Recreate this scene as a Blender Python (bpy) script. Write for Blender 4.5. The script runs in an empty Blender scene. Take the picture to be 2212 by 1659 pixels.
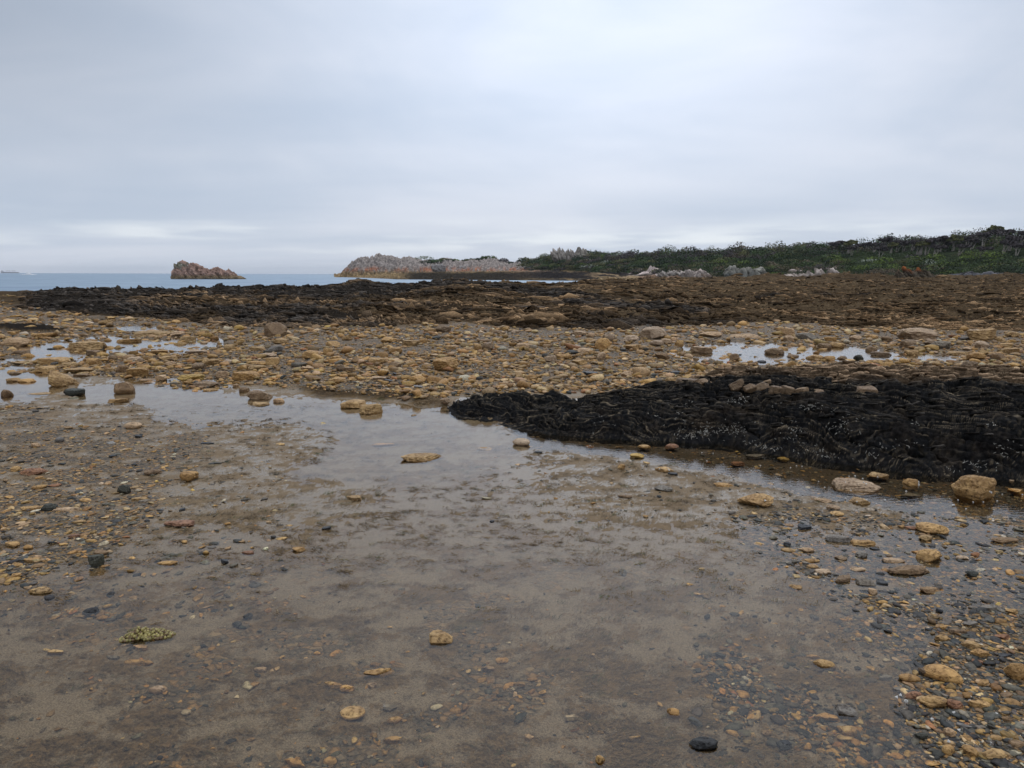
import bpy, math, random
import numpy as np
from mathutils import Matrix, Vector

# ------------------------------------------------------------------ camera, sky, sun, exposure
PI = math.pi
CAMZ = 1.6; F = 705.0; PITCH = math.atan(109.5 / F); ROLL = math.radians(0.19)
C = bpy.context.scene.collection
SC = bpy.context.scene
cam_d = bpy.data.cameras.new('camera'); cam = bpy.data.objects.new('camera', cam_d); C.objects.link(cam)
cam_d.sensor_width = 36.0; cam_d.lens = 36.0 * F / 1024.0
cam_d.clip_start = 0.05; cam_d.clip_end = 90000
CM = Matrix.Rotation(PI / 2 - PITCH, 4, 'X') @ Matrix.Rotation(ROLL, 4, 'Z')
cam.matrix_world = Matrix.Translation((0, 0, CAMZ)) @ CM
SC.camera = cam
SC.view_settings.view_transform = 'Standard'; SC.view_settings.look = 'None'
SC.view_settings.exposure = 0.0; SC.view_settings.gamma = 1.0
SC.view_settings.use_curve_mapping = False

SUN_EL = math.radians(58); SUN_AZ = math.radians(12)      # azimuth measured from +Y towards +X
sun_d = bpy.data.lights.new('sun', 'SUN'); sun = bpy.data.objects.new('sun', sun_d); C.objects.link(sun)
sun_d.energy = 0.8; sun_d.angle = math.radians(28); sun_d.color = (1.0, 0.97, 0.93)
sdir = Vector((math.sin(SUN_AZ) * math.cos(SUN_EL), math.cos(SUN_AZ) * math.cos(SUN_EL), math.sin(SUN_EL)))
sun.rotation_euler = sdir.to_track_quat('Z', 'Y').to_euler()
sun.location = (0, 0, 30)

class NT:
    """small node-tree helper"""
    def __init__(s, tree): s.t = tree; s.n = tree.nodes; s.l = tree.links
    def new(s, typ, **kw):
        nd = s.n.new(typ)
        for k, v in kw.items():
            if k.startswith('i_'):
                key = k[2:]
                nd.inputs[int(key) if key.isdigit() else key.replace('_', ' ')].default_value = v
            else: setattr(nd, k, v)
        return nd
    def link(s, a, b): s.l.new(a, b)
    def val(s, x, sock):
        if isinstance(x, (int, float, tuple, list)): sock.default_value = x
        else: s.l.new(x, sock)
    def math(s, op, a, b=0.0, c=None, clamp=False):
        m = s.new('ShaderNodeMath', operation=op, use_clamp=clamp); s.val(a, m.inputs[0]); s.val(b, m.inputs[1])
        if c is not None: s.val(c, m.inputs[2])
        return m.outputs[0]
    def vmath(s, op, a, b=(0, 0, 0)):
        m = s.new('ShaderNodeVectorMath', operation=op); s.val(a, m.inputs[0]); s.val(b, m.inputs[1]); return m.outputs[0]
    def mix(s, f, a, b, blend='MIX'):
        m = s.new('ShaderNodeMix', data_type='RGBA', blend_type=blend)
        s.val(f, m.inputs[0]); 
        for x, k in ((a, 6), (b, 7)):
            if isinstance(x, (tuple, list)): m.inputs[k].default_value = (*x[:3], 1)
            else: s.l.new(x, m.inputs[k])
        return m.outputs[2]
    def noise(s, vec, scale, detail=4, rough=0.55, dist=0.0, out=0):
        m = s.new('ShaderNodeTexNoise'); s.l.new(vec, m.inputs['Vector'])
        m.inputs['Scale'].default_value = scale; m.inputs['Detail'].default_value = detail
        m.inputs['Roughness'].default_value = rough; m.inputs['Distortion'].default_value = dist
        return m.outputs[out]
    def ramp(s, f, lo, hi, a=0.0, b=1.0):
        m = s.new('ShaderNodeMapRange', interpolation_type='SMOOTHSTEP'); s.val(f, m.inputs[0])
        m.inputs[1].default_value = lo; m.inputs[2].default_value = hi; m.inputs[3].default_value = a; m.inputs[4].default_value = b
        return m.outputs[0]
    def scale3(s, vec, x, y, z, rz=0.0):
        m = s.new('ShaderNodeMapping'); s.l.new(vec, m.inputs['Vector']); m.inputs['Scale'].default_value = (x, y, z)
        m.inputs['Rotation'].default_value = (0, 0, rz)
        return m.outputs[0]

world = bpy.data.worlds.new("World"); SC.world = world; world.use_nodes = True
w = NT(world.node_tree); w.n.clear()
wout = w.new('ShaderNodeOutputWorld'); bg = w.new('ShaderNodeBackground'); w.link(bg.outputs[0], wout.inputs[0])
tc = w.new('ShaderNodeTexCoord')
sep = w.new('ShaderNodeSeparateXYZ'); w.link(tc.outputs['Generated'], sep.inputs[0])
sky = w.new('ShaderNodeTexSky', sky_type='NISHITA'); sky.sun_disc = False
sky.sun_elevation = SUN_EL; sky.sun_rotation = SUN_AZ; sky.air_density = 1.0; sky.dust_density = 2.0
skyc = w.vmath('MULTIPLY', sky.outputs[0], (0.10, 0.10, 0.10))
zc = w.math('MAXIMUM', sep.outputs[2], 0.0)
inv = w.math('DIVIDE', 1.0, w.math('ADD', zc, 0.085))
cx = w.math('MULTIPLY', sep.outputs[0], inv); cy = w.math('MULTIPLY', sep.outputs[1], inv)
comb = w.new('ShaderNodeCombineXYZ'); w.link(cx, comb.inputs[0]); w.link(cy, comb.inputs[1])
cv = w.scale3(comb.outputs[0], 0.30, 0.62, 1.0, 0.12)
n1 = w.noise(cv, 0.5, 4, 0.45, 0.3)
n2 = w.noise(cv, 1.6, 4, 0.5, 0.2)
n3 = w.noise(w.scale3(tc.outputs['Generated'], 1.0, 1.0, 2.6, 0.3), 2.6, 4, 0.55, 0.5)
cl = w.math('ADD', w.math('ADD', w.math('MULTIPLY', n1, 0.56), w.math('MULTIPLY', n2, 0.14)), w.math('MULTIPLY', n3, 0.30))
cf = w.ramp(cl, 0.38, 0.62)
# the cloud is thinner, so brighter, towards the hidden sun, and painted darker to both sides for lens vignetting
side = w.math('SUBTRACT', sep.outputs[0], 0.12)
glow = w.math('POWER', 2.718, w.math('MULTIPLY', w.math('MULTIPLY', side, side), -3.2))
up = w.ramp(sep.outputs[2], 0.0, 0.33)
br = w.math('ADD', 0.76, w.math('MULTIPLY', w.math('MULTIPLY', glow, up), 0.30))
br = w.math('SUBTRACT', br, w.math('MULTIPLY', w.math('MULTIPLY', w.math('SUBTRACT', 1.0, glow), up), 0.36))
dark = w.mix(cf, (0.685, 0.795, 0.97), (0.92, 0.985, 1.12))
# low bright slot between the cloud base and the sea
slotn = w.noise(w.scale3(tc.outputs['Generated'], 3.0, 3.0, 26.0), 1.6, 3, 0.5)
slot = w.math('MULTIPLY', w.ramp(sep.outputs[2], 0.012, 0.045), w.ramp(sep.outputs[2], 0.045, 0.085, 1.0, 0.0))
dark = w.mix(w.math('MULTIPLY', slot, w.ramp(slotn, 0.42, 0.68, 0.1, 0.95)), dark, (1.13, 1.20, 1.27))
cloud = w.new('ShaderNodeVectorMath', operation='SCALE'); w.link(dark, cloud.inputs[0]); w.link(br, cloud.inputs[3])
full = w.mix(0.94, skyc, cloud.outputs[0])
# an overcast sky is brighter overhead than at the horizon
zen = w.ramp(sep.outputs[2], 0.33, 0.95, 1.0, 1.55)
fin = w.new('ShaderNodeVectorMath', operation='SCALE'); w.link(full, fin.inputs[0]); w.link(zen, fin.inputs[3])
w.link(fin.outputs[0], bg.inputs[0]); bg.inputs[1].default_value = 1.0

# ------------------------------------------------------------------ numpy noise and geometry helpers
rng = np.random.default_rng(7); random.seed(7)
def _h(ix, iy, iz, seed):
    h = (ix.astype(np.uint32) * np.uint32(374761393)) ^ (iy.astype(np.uint32) * np.uint32(668265263)) ^ (iz.astype(np.uint32) * np.uint32(2147483647 // 3 * 2 + 1)) ^ np.uint32(seed * 974711 & 0xffffffff)
    h = (h ^ (h >> np.uint32(13))) * np.uint32(1274126177); h = h ^ (h >> np.uint32(16))
    h = h * np.uint32(2246822519); return h ^ (h >> np.uint32(15))
def pn2(x, y, seed=0):
    x = np.asarray(x, np.float32); y = np.asarray(y, np.float32)
    x0 = np.floor(x); y0 = np.floor(y); fx = x - x0; fy = y - y0
    ix = x0.astype(np.int64); iy = y0.astype(np.int64); z = np.zeros_like(ix)
    u = fx * fx * fx * (fx * (fx * 6 - 15) + 10); v = fy * fy * fy * (fy * (fy * 6 - 15) + 10)
    def g(dx, dy):
        a = _h(ix + dx, iy + dy, z, seed).astype(np.float32) * np.float32(2 * PI / 4294967296.0)
        return np.cos(a) * (fx - dx) + np.sin(a) * (fy - dy)
    a = g(0, 0) * (1 - u) + g(1, 0) * u; b = g(0, 1) * (1 - u) + g(1, 1) * u
    return (a * (1 - v) + b * v) * 1.5
def fb2(x, y, oct=4, seed=0, gain=0.5, ridged=False):
    s = 0; a = 1.0; t = 0
    for k in range(oct):
        n = pn2(x * 2.03 ** k + 17.3 * k, y * 2.03 ** k - 9.1 * k, seed + k)
        if ridged: n = 1 - 2 * np.abs(n)
        s = s + n * a; t += a; a *= gain
    return s / t
def pn3(x, y, z, seed=0):
    x0 = np.floor(x); y0 = np.floor(y); z0 = np.floor(z); fx = x - x0; fy = y - y0; fz = z - z0
    ix = x0.astype(np.int64); iy = y0.astype(np.int64); iz = z0.astype(np.int64)
    q = lambda f: f * f * f * (f * (f * 6 - 15) + 10)
    u, v, t = q(fx), q(fy), q(fz); r = 0
    for dx in (0, 1):
        for dy in (0, 1):
            for dz in (0, 1):
                h = _h(ix + dx, iy + dy, iz + dz, seed)
                gx = (h & np.uint32(1023)).astype(np.float32) / 511.5 - 1; gy = ((h >> np.uint32(10)) & np.uint32(1023)).astype(np.float32) / 511.5 - 1
                gz = ((h >> np.uint32(20)) & np.uint32(1023)).astype(np.float32) / 511.5 - 1
                wgt = (u if dx else 1 - u) * (v if dy else 1 - v) * (t if dz else 1 - t)
                r = r + wgt * (gx * (fx - dx) + gy * (fy - dy) + gz * (fz - dz))
    return r * 1.2
def fb3(x, y, z, oct=3, seed=0, gain=0.5):
    s = 0; a = 1.0; t = 0
    for k in range(oct): s = s + pn3(x * 2.03 ** k + 5 * k, y * 2.03 ** k, z * 2.03 ** k, seed + k) * a; t += a; a *= gain
    return s / t
def sst(x, a, b):
    t = np.clip((x - a) / (b - a), 0, 1); return t * t * (3 - 2 * t)
def saw(s, sharp=0.82):
    f = s - np.floor(s); return np.where(f < sharp, f / sharp, (1 - f) / (1 - sharp))
def interp(x, pts): return np.interp(x, [p[0] for p in pts], [p[1] for p in pts])
def sdpoly(px, py, poly):
    """signed distance, negative inside"""
    px = np.asarray(px, np.float32); py = np.asarray(py, np.float32)
    d = np.full(px.shape, 1e12, np.float32); ins = np.zeros(px.shape, bool); n = len(poly)
    for i in range(n):
        ax, ay = poly[i]; bx, by = poly[(i + 1) % n]; ex, ey = bx - ax, by - ay
        wx, wy = px - ax, py - ay; t = np.clip((wx * ex + wy * ey) / (ex * ex + ey * ey + 1e-9), 0, 1)
        d = np.minimum(d, (wx - ex * t) ** 2 + (wy - ey * t) ** 2)
        c = ((ay > py) != (by > py)) & (px < (bx - ax) * (py - ay) / (by - ay + 1e-12) + ax)
        ins ^= c
    d = np.sqrt(d); return np.where(ins, -d, d)

cp, sp = math.cos(PITCH), math.sin(PITCH); cr, sr = math.cos(ROLL), math.sin(ROLL); FS = F * 2.16015625
def proj(x, y, z):
    """world -> photo coordinates on a 2212 x 1659 sheet"""
    dz = z - CAMZ; depth = y * cp - dz * sp; upv = y * sp + dz * cp
    depth = np.maximum(depth, 0.2)
    a = x / depth; b = upv / depth
    X = a * cr + b * sr; Y = -a * sr + b * cr
    return 1106 + X * FS, 829.5 - Y * FS
def unproj(U, V, z=0.0):
    a = (U - 1106) / FS; b = -(V - 829.5) / FS
    X = a * cr - b * sr; Y = a * sr + b * cr
    dy = cp + Y * sp; dzz = -sp + Y * cp        # direction (X, dy, dzz)
    t = (z - CAMZ) / dzz
    return X * t, dy * t
def dirang(V): return PITCH + np.arctan((V - 829.5) / FS)     # downward angle

def mesh_obj(name, verts, faces, mat=None, parent=None, smooth=True, attrs=None, coll=True):
    verts = np.asarray(verts, np.float32); me = bpy.data.meshes.new(name)
    if isinstance(faces, list) and len(faces) and not isinstance(faces[0], (int, np.integer)) and len(set(map(len, faces))) > 1:
        me.from_pydata([tuple(v) for v in verts.tolist()], [], faces)
    else:
        faces = np.asarray(faces, np.int32); nf, k = faces.shape
        me.vertices.add(len(verts)); me.vertices.foreach_set('co', verts.ravel())
        me.loops.add(nf * k); me.loops.foreach_set('vertex_index', faces.ravel())
        me.polygons.add(nf); me.polygons.foreach_set('loop_start', np.arange(0, nf * k, k, dtype=np.int32))
        me.update(calc_edges=True)
    if smooth: me.polygons.foreach_set('use_smooth', np.ones(len(me.polygons), bool))
    for an, arr in (attrs or {}).items():
        arr = np.asarray(arr, np.float32)
        if arr.ndim == 1:
            at = me.attributes.new(an, 'FLOAT', 'POINT'); at.data.foreach_set('value', arr)
        else:
            if arr.shape[1] == 3: arr = np.concatenate([arr, np.ones((len(arr), 1), np.float32)], 1)
            at = me.attributes.new(an, 'FLOAT_COLOR', 'POINT'); at.data.foreach_set('color', arr.ravel())
    if mat: me.materials.append(mat)
    o = bpy.data.objects.new(name, me)
    if coll: C.objects.link(o)
    if parent: o.parent = parent
    return o
def grid_faces(nr, nc):
    i = np.arange(nr - 1)[:, None] * nc + np.arange(nc - 1)[None, :]
    return np.stack([i, i + 1, i + nc + 1, i + nc], -1).reshape(-1, 4)
def tag(o, label=None, cat=None, group=None, kind=None):
    if label: o['label'] = label
    if cat: o['category'] = cat
    if group: o['group'] = group
    if kind: o['kind'] = kind
    return o
def empty(name, loc=(0, 0, 0), rz=0.0, **kw):
    o = bpy.data.objects.new(name, None); C.objects.link(o); o.location = loc; o.rotation_euler = (0, 0, rz)
    return tag(o, **kw)

# ------------------------------------------------------------------ materials
def new_mat(name):
    m = bpy.data.materials.new(name); m.use_nodes = True; t = NT(m.node_tree); t.n.clear()
    out = t.new('ShaderNodeOutputMaterial'); b = t.new('ShaderNodeBsdfPrincipled'); t.link(b.outputs[0], out.inputs[0])
    return m, t, b
def bump(t, b, h, strength, dist):
    bm = t.new('ShaderNodeBump'); bm.inputs['Strength'].default_value = strength; bm.inputs['Distance'].default_value = dist
    t.link(h, bm.inputs['Height']); t.link(bm.outputs[0], b.inputs['Normal'])

def make_ground_mat():
    m, t, b = new_mat('tidal_flat_ground')
    geo = t.new('ShaderNodeNewGeometry'); P = geo.outputs['Position']
    za = t.new('ShaderNodeAttribute', attribute_name='zone'); zs = t.new('ShaderNodeSeparateColor'); t.link(za.outputs['Color'], zs.inputs[0])
    ma = t.new('ShaderNodeAttribute', attribute_name='mat')
    # silt and algae mats
    fib = t.noise(t.scale3(P, 1.0, 2.6, 1.0, -0.35), 38, 5, 0.7, 1.4)
    fin = t.noise(P, 160, 3, 0.6)
    mf = t.math('ADD', ma.outputs['Fac'], t.math('MULTIPLY', t.math('SUBTRACT', fib, 0.5), 1.3))
    silt = t.mix(t.noise(P, 1.1, 3), (0.24, 0.19, 0.135), (0.325, 0.262, 0.19))
    alg = t.mix(t.noise(P, 3.1, 4), (0.165, 0.10, 0.044), (0.235, 0.16, 0.078))
    alg = t.mix(t.ramp(t.noise(P, 2.2, 3), 0.64, 0.72), alg, (0.07, 0.078, 0.03))
    mud = t.mix(t.ramp(mf, 0.36, 0.66), silt, alg)
    mud = t.mix(t.ramp(fin, 0.40, 0.62, 0.0, 0.55), mud, (0.07, 0.05, 0.03))
    # pebbly bed
    def cells(scale):
        v = t.new('ShaderNodeTexVoronoi'); v.inputs['Scale'].default_value = scale
        t.link(t.scale3(P, 0.75, 1.0, 1.0, 0.4), v.inputs['Vector'])
        e = t.new('ShaderNodeTexVoronoi', feature='DISTANCE_TO_EDGE'); e.inputs['Scale'].default_value = scale
        t.link(t.scale3(P, 0.75, 1.0, 1.0, 0.4), e.inputs['Vector'])
        return v, e
    v1, e1 = cells(34); v2, e2 = cells(80)
    sc = t.new('ShaderNodeSeparateColor'); t.link(v1.outputs['Color'], sc.inputs[0])
    cr_ = t.new('ShaderNodeValToRGB'); cr_.color_ramp.interpolation = 'CONSTANT'
    cols = [(0, (.05, .055, .06)), (.2, (.10, .09, .075)), (.38, (.23, .15, .075)), (.52, (.16, .15, .13)), (.64, (.30, .19, .08)), (.76, (.07, .065, .06)), (.86, (.36, .29, .19)), (.93, (.22, .13, .06))]
    el = cr_.color_ramp.elements
    while len(el) < len(cols): el.new(0.5)
    for k, (p, c) in enumerate(cols): el[k].position = p; el[k].color = (*c, 1)
    t.link(sc.outputs[0], cr_.inputs[0])
    sc2 = t.new('ShaderNodeSeparateColor'); t.link(v2.outputs['Color'], sc2.inputs[0])
    g2 = t.mix(sc2.outputs[0], (0.06, 0.055, 0.05), (0.27, 0.2, 0.12))
    grav = t.mix(0.45, cr_.outputs[0], g2)
    grav = t.vmath('MULTIPLY', grav, (1.05, 0.92, 0.74))
    grav = t.mix(t.ramp(e1.outputs[0], 0.0, 0.09, 0.75, 0.0), grav, (0.035, 0.03, 0.025))
    # reef rock, black to weed-brown
    rn = t.noise(P, 1.3, 6, 0.65, 0.6)
    fin2 = t.noise(t.scale3(P, 1.0, 3.0, 3.0, 0.2), 9, 5, 0.7, 0.8)
    blk = t.mix(t.ramp(fin2, 0.50, 0.78), (0.022, 0.0185, 0.0155), (0.10, 0.075, 0.05))
    brn = t.mix(t.ramp(fin2, 0.3, 0.75), (0.05, 0.034, 0.02), (0.21, 0.145, 0.082))
    brn = t.mix(t.ramp(t.noise(t.scale3(P, 0.35, 1.0, 1.0, 0.1), 0.35, 5, 0.6, 0.5), 0.42, 0.62), brn, t.mix(t.ramp(fin2, 0.35, 0.7), (0.028, 0.019, 0.012), (0.10, 0.066, 0.038)))
    st2 = t.noise(t.scale3(P, 0.45, 1.5, 1.0, 0.15), 0.9, 6, 0.68, 0.6)
    brn = t.mix(t.ramp(st2, 0.56, 0.66), brn, t.mix(t.ramp(fin2, 0.4, 0.7), (0.12, 0.078, 0.042), (0.30, 0.21, 0.125)))
    brn = t.mix(t.ramp(st2, 0.46, 0.38), brn, (0.022, 0.017, 0.011))
    brn = t.mix(t.ramp(rn, 0.42, 0.64), brn, t.mix(t.ramp(fin2, 0.35, 0.7), (0.035, 0.026, 0.018), (0.13, 0.085, 0.045)))
    # brown clear-water channel bed
    col = t.mix(zs.outputs[0], mud, grav)
    col = t.mix(t.math('MULTIPLY', za.outputs['Alpha'], 0.82), col, (0.045, 0.028, 0.012))
    col = t.mix(zs.outputs[2], col, brn)
    col = t.mix(zs.outputs[1], col, blk)
    t.link(col, b.inputs['Base Color'])
    reef = t.math('MAXIMUM', zs.outputs[1], zs.outputs[2])
    t.link(t.ramp(reef, 0.0, 0.6, 0.6, 0.95), b.inputs['Roughness']); t.link(t.ramp(reef, 0.0, 0.6, 0.22, 0.0), b.inputs['Specular IOR Level'])
    hm = t.math('ADD', t.math('MULTIPLY', fib, 0.5), t.math('MULTIPLY', fin, 0.22))
    hg = t.ramp(e1.outputs[0], 0.0, 0.25)
    hr = t.math('MULTIPLY', fin2, 4.0)
    hh = t.new('ShaderNodeMix', data_type='FLOAT'); t.link(zs.outputs[0], hh.inputs[0]); t.link(hm, hh.inputs[2]); t.link(hg, hh.inputs[3])
    reef = t.math('MAXIMUM', zs.outputs[1], zs.outputs[2])
    h2 = t.new('ShaderNodeMix', data_type='FLOAT'); t.link(reef, h2.inputs[0]); t.link(hh.outputs[0], h2.inputs[2]); t.link(hr, h2.inputs[3])
    bump(t, b, h2.outputs[0], 0.9, 0.012)
    return m

def make_water_mat():
    m = bpy.data.materials.new('pool_water'); m.use_nodes = True; t = NT(m.node_tree); t.n.clear()
    out = t.new('ShaderNodeOutputMaterial'); geo = t.new('ShaderNodeNewGeometry')
    gl = t.new('ShaderNodeBsdfGlossy'); gl.inputs['Roughness'].default_value = 0.035; gl.inputs['Color'].default_value = (1, 1, 1, 1)
    tr = t.new('ShaderNodeBsdfTransparent'); tr.inputs['Color'].default_value = (0.98, 0.925, 0.80, 1)
    fr = t.new('ShaderNodeFresnel'); fr.inputs['IOR'].default_value = 1.39
    bm = t.new('ShaderNodeBump'); bm.inputs['Strength'].default_value = 0.10; bm.inputs['Distance'].default_value = 0.01
    t.link(t.noise(t.scale3(geo.outputs['Position'], 1, 2.2, 1), 14, 3, 0.5), bm.inputs['Height'])
    t.link(bm.outputs[0], gl.inputs['Normal']); t.link(bm.outputs[0], fr.inputs['Normal'])
    mx = t.new('ShaderNodeMixShader'); t.link(fr.outputs[0], mx.inputs[0]); t.link(tr.outputs[0], mx.inputs[1]); t.link(gl.outputs[0], mx.inputs[2])
    t.link(mx.outputs[0], out.inputs[0]); return m

def make_sea_mat():
    m = bpy.data.materials.new('sea_water'); m.use_nodes = True; t = NT(m.node_tree); t.n.clear()
    out = t.new('ShaderNodeOutputMaterial'); geo = t.new('ShaderNodeNewGeometry'); P = geo.outputs['Position']
    df = t.new('ShaderNodeBsdfDiffuse'); gl = t.new('ShaderNodeBsdfGlossy'); gl.inputs['Roughness'].default_value = 0.3
    n = t.noise(t.scale3(P, 0.25, 1.0, 1.0), 0.03, 5, 0.6)
    n2 = t.noise(t.scale3(P, 0.5, 1.4, 1.0), 0.22, 5, 0.6)
    t.link(t.mix(t.ramp(n, 0.35, 0.65), (0.06, 0.12, 0.185), (0.115, 0.19, 0.235)), df.inputs[0])
    gl.inputs[0].default_value = (0.8, 0.86, 0.93, 1)
    bm = t.new('ShaderNodeBump'); bm.inputs['Strength'].default_value = 0.6; bm.inputs['Distance'].default_value = 0.35
    t.link(n2, bm.inputs['Height']); t.link(bm.outputs[0], gl.inputs['Normal'])
    mx = t.new('ShaderNodeMixShader'); t.link(t.ramp(n2, 0.3, 0.7, 0.34, 0.56), mx.inputs[0]); t.link(df.outputs[0], mx.inputs[1]); t.link(gl.outputs[0], mx.inputs[2])
    t.link(mx.outputs[0], out.inputs[0]); return m

def make_rock_mat(name='stone', from_attr=False, rough=0.6, pits=0.8, bscale=1.0):
    """colour comes from the object (or from a vertex colour), with grain, pits, stains and bedding"""
    m, t, b = new_mat(name)
    geo = t.new('ShaderNodeNewGeometry'); P = geo.outputs['Position']
    if from_attr:
        a = t.new('ShaderNodeAttribute', attribute_name='col'); col = a.outputs['Color']
    else:
        oi = t.new('ShaderNodeObjectInfo'); col = oi.outputs['Color']
    n1 = t.noise(P, 9 * bscale, 5, 0.65, 0.4); n2 = t.noise(P, 55 * bscale, 4, 0.65); n3 = t.noise(t.scale3(P, 1, 1, 5), 11 * bscale, 4, 0.6, 0.7)
    c = t.mix(t.ramp(n1, 0.3, 0.7, 0.0, 1.0), t.vmath('MULTIPLY', col, (0.66, 0.6, 0.55)), t.vmath('MULTIPLY', col, (1.14, 1.13, 1.12)))
    c = t.mix(t.ramp(n3, 0.53, 0.66, 0.0, 0.45), c, t.vmath('MULTIPLY', col, (0.42, 0.36, 0.33)))
    c = t.mix(t.ramp(n2, 0.57, 0.66, 0.0, pits), c, t.vmath('MULTIPLY', col, (0.25, 0.2, 0.18)))
    c = t.mix(t.ramp(n2, 0.28, 0.42, 0.3, 0.0), c, t.vmath('MULTIPLY', col, (1.35, 1.4, 1.5)))
    t.link(c, b.inputs['Base Color']); b.inputs['Roughness'].default_value = rough
    b.inputs['Specular IOR Level'].default_value = 0.35
    h = t.math('ADD', t.math('MULTIPLY', n1, 1.0), t.math('SUBTRACT', t.math('MULTIPLY', n3, 0.7), t.math('MULTIPLY', t.ramp(n2, 0.5, 0.68), 0.35)))
    bump(t, b, h, 0.8, 0.02 / bscale)
    return m

def make_attr_mat(name, rough=0.8, nscale=0.0, namp=0.25, bumpd=0.0, spec=0.3):
    m, t, b = new_mat(name)
    a = t.new('ShaderNodeAttribute', attribute_name='col'); geo = t.new('ShaderNodeNewGeometry'); col = a.outputs['Color']
    if nscale:
        n = t.noise(geo.outputs['Position'], nscale, 5, 0.65)
        k = 1 - namp; col = t.mix(t.ramp(n, 0.3, 0.7), t.vmath('MULTIPLY', col, (k, k, k)), t.vmath('MULTIPLY', col, (1 + namp,) * 3))
        if bumpd: bump(t, b, n, 0.9, bumpd)
    t.link(col, b.inputs['Base Color']); b.inputs['Roughness'].default_value = rough; b.inputs['Specular IOR Level'].default_value = spec
    return m

M_ground = make_ground_mat(); M_water = make_water_mat(); M_sea = make_sea_mat()
M_stone = make_rock_mat('stone'); M_pebble = make_attr_mat('pebbles', 0.6, 60, 0.42, 0.004, 0.2)
M_slate = make_rock_mat('slate', rough=0.45, pits=0.3)
M_outcrop = make_attr_mat('black_slate_outcrop', 0.8, 30, 0.5, 0.012, 0.03)
M_far = make_attr_mat('far_rock', 0.95, 0.7, 0.5, 0.4, 0.0)
M_leaf = make_attr_mat('foliage', 0.8, 0, spec=0.15)
M_bark = make_attr_mat('bark', 0.9, 2, 0.3)
M_shell = make_attr_mat('shell', 0.5)
M_plain = make_attr_mat('painted_steel', 0.6)
M_weed = make_attr_mat('weed', 0.4, 90, 0.3)

# ------------------------------------------------------------------ the shore: heights and zones
REEF_BASE = [(-900, 700), (-100, 690), (0, 668), (60, 672), (200, 684), (340, 692), (420, 700), (560, 712), (700, 708), (860, 706), (1000, 700), (1150, 715), (1350, 712), (1500, 705), (1700, 700), (1900, 712), (2212, 722), (3200, 745)]
REEF_CREST = [(-900, 640), (0, 656), (30, 652), (70, 640), (130, 629), (300, 627), (420, 626), (640, 623), (740, 618), (775, 609), (800, 612), (850, 618), (920, 613), (980, 605), (1010, 609), (1100, 615), (1200, 614), (1260, 609), (1330, 606), (1400, 605), (1600, 603), (2212, 600), (3200, 600)]
REEF_CR = [(-900, 30), (0, 32), (130, 40), (400, 46), (780, 52), (1000, 58), (1250, 66), (1400, 100), (1600, 130), (3200, 130)]
COB = [(-900, 790), (0, 800), (250, 815), (420, 845), (560, 832), (700, 850), (900, 868), (1000, 855), (1150, 850), (2212, 862), (3200, 880)]
POOLS = [([(330, 872), (420, 852), (560, 850), (700, 866), (860, 874), (960, 888), (1060, 915), (1120, 955), (1110, 1000), (1000, 1030), (800, 1038), (620, 1028), (700, 985), (740, 950), (620, 912), (480, 905), (340, 905)], 0.028, 14),
         ([(20, 748), (150, 736), (300, 730), (480, 732), (495, 748), (350, 760), (200, 772), (60, 778)], 0.07, 5),
         ([(150, 686), (270, 687), (280, 694), (220, 698), (160, 693)], 0.08, 3), ([(250, 706), (350, 706), (360, 716), (260, 720)], 0.08, 3),
         ([(-40, 775), (60, 785), (120, 800), (140, 840), (60, 870), (-60, 860)], 0.05, 8), ([(170, 838), (350, 820), (480, 850), (330, 872), (170, 868)], 0.035, 8),
         ([(1480, 748), (1560, 740), (1700, 741), (1850, 750), (1960, 760), (2100, 768), (2060, 784), (1850, 784), (1640, 792), (1520, 788), (1420, 765)], 0.09, 5),
         ([(600, 700), (900, 705), (900, 712), (620, 716)], 0.03, 3)]
CHAN = [(1090, 900), (1250, 920), (1400, 925), (1560, 940), (1700, 960), (1850, 980), (2000, 1000), (2900, 1030), (2900, 1140), (2212, 1115), (2000, 1105), (1850, 1080), (1700, 1060), (1560, 1020), (1400, 990), (1250, 972), (1140, 965)]
GRAV_L = [(-900, 890), (0, 893), (180, 900), (300, 915), (400, 935), (470, 965), (420, 1010), (330, 1060), (330, 1130), (300, 1200), (200, 1245), (60, 1290), (-900, 1330)]
GRAV_R = [(1620, 1125), (1760, 1095), (2212, 1100), (3200, 1150), (3200, 2400), (2100, 2400), (1990, 1659), (1930, 1560), (1960, 1450), (1900, 1370), (1780, 1300), (1680, 1240), (1640, 1180)]
FRONT = [(960, 882), (985, 900), (1060, 905), (1110, 925), (1170, 936), (1270, 946), (1400, 951), (1560, 962), (1700, 987), (1850, 1007), (2000, 1027), (2212, 1038), (2600, 1070), (3300, 1100)]
BACK = [(3300, 900), (2500, 855), (2212, 846), (2050, 842), (1800, 836), (1500, 845), (1350, 866), (1250, 880), (1130, 896)]
OUT_POLY = [unproj(u, v) for u, v in FRONT[2:] + BACK]
SMALL_POLY = [unproj(u, v) for u, v in [(955, 882), (985, 903), (1060, 908), (1110, 896), (1180, 880), (1250, 868), (1230, 858), (1110, 860), (1010, 868)]]
TUFT_POLY = [unproj(u, v) for u, v in [(860, 868), (900, 880), (965, 878), (975, 866), (920, 860), (700, 845), (600, 832), (690, 858)]]

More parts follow.
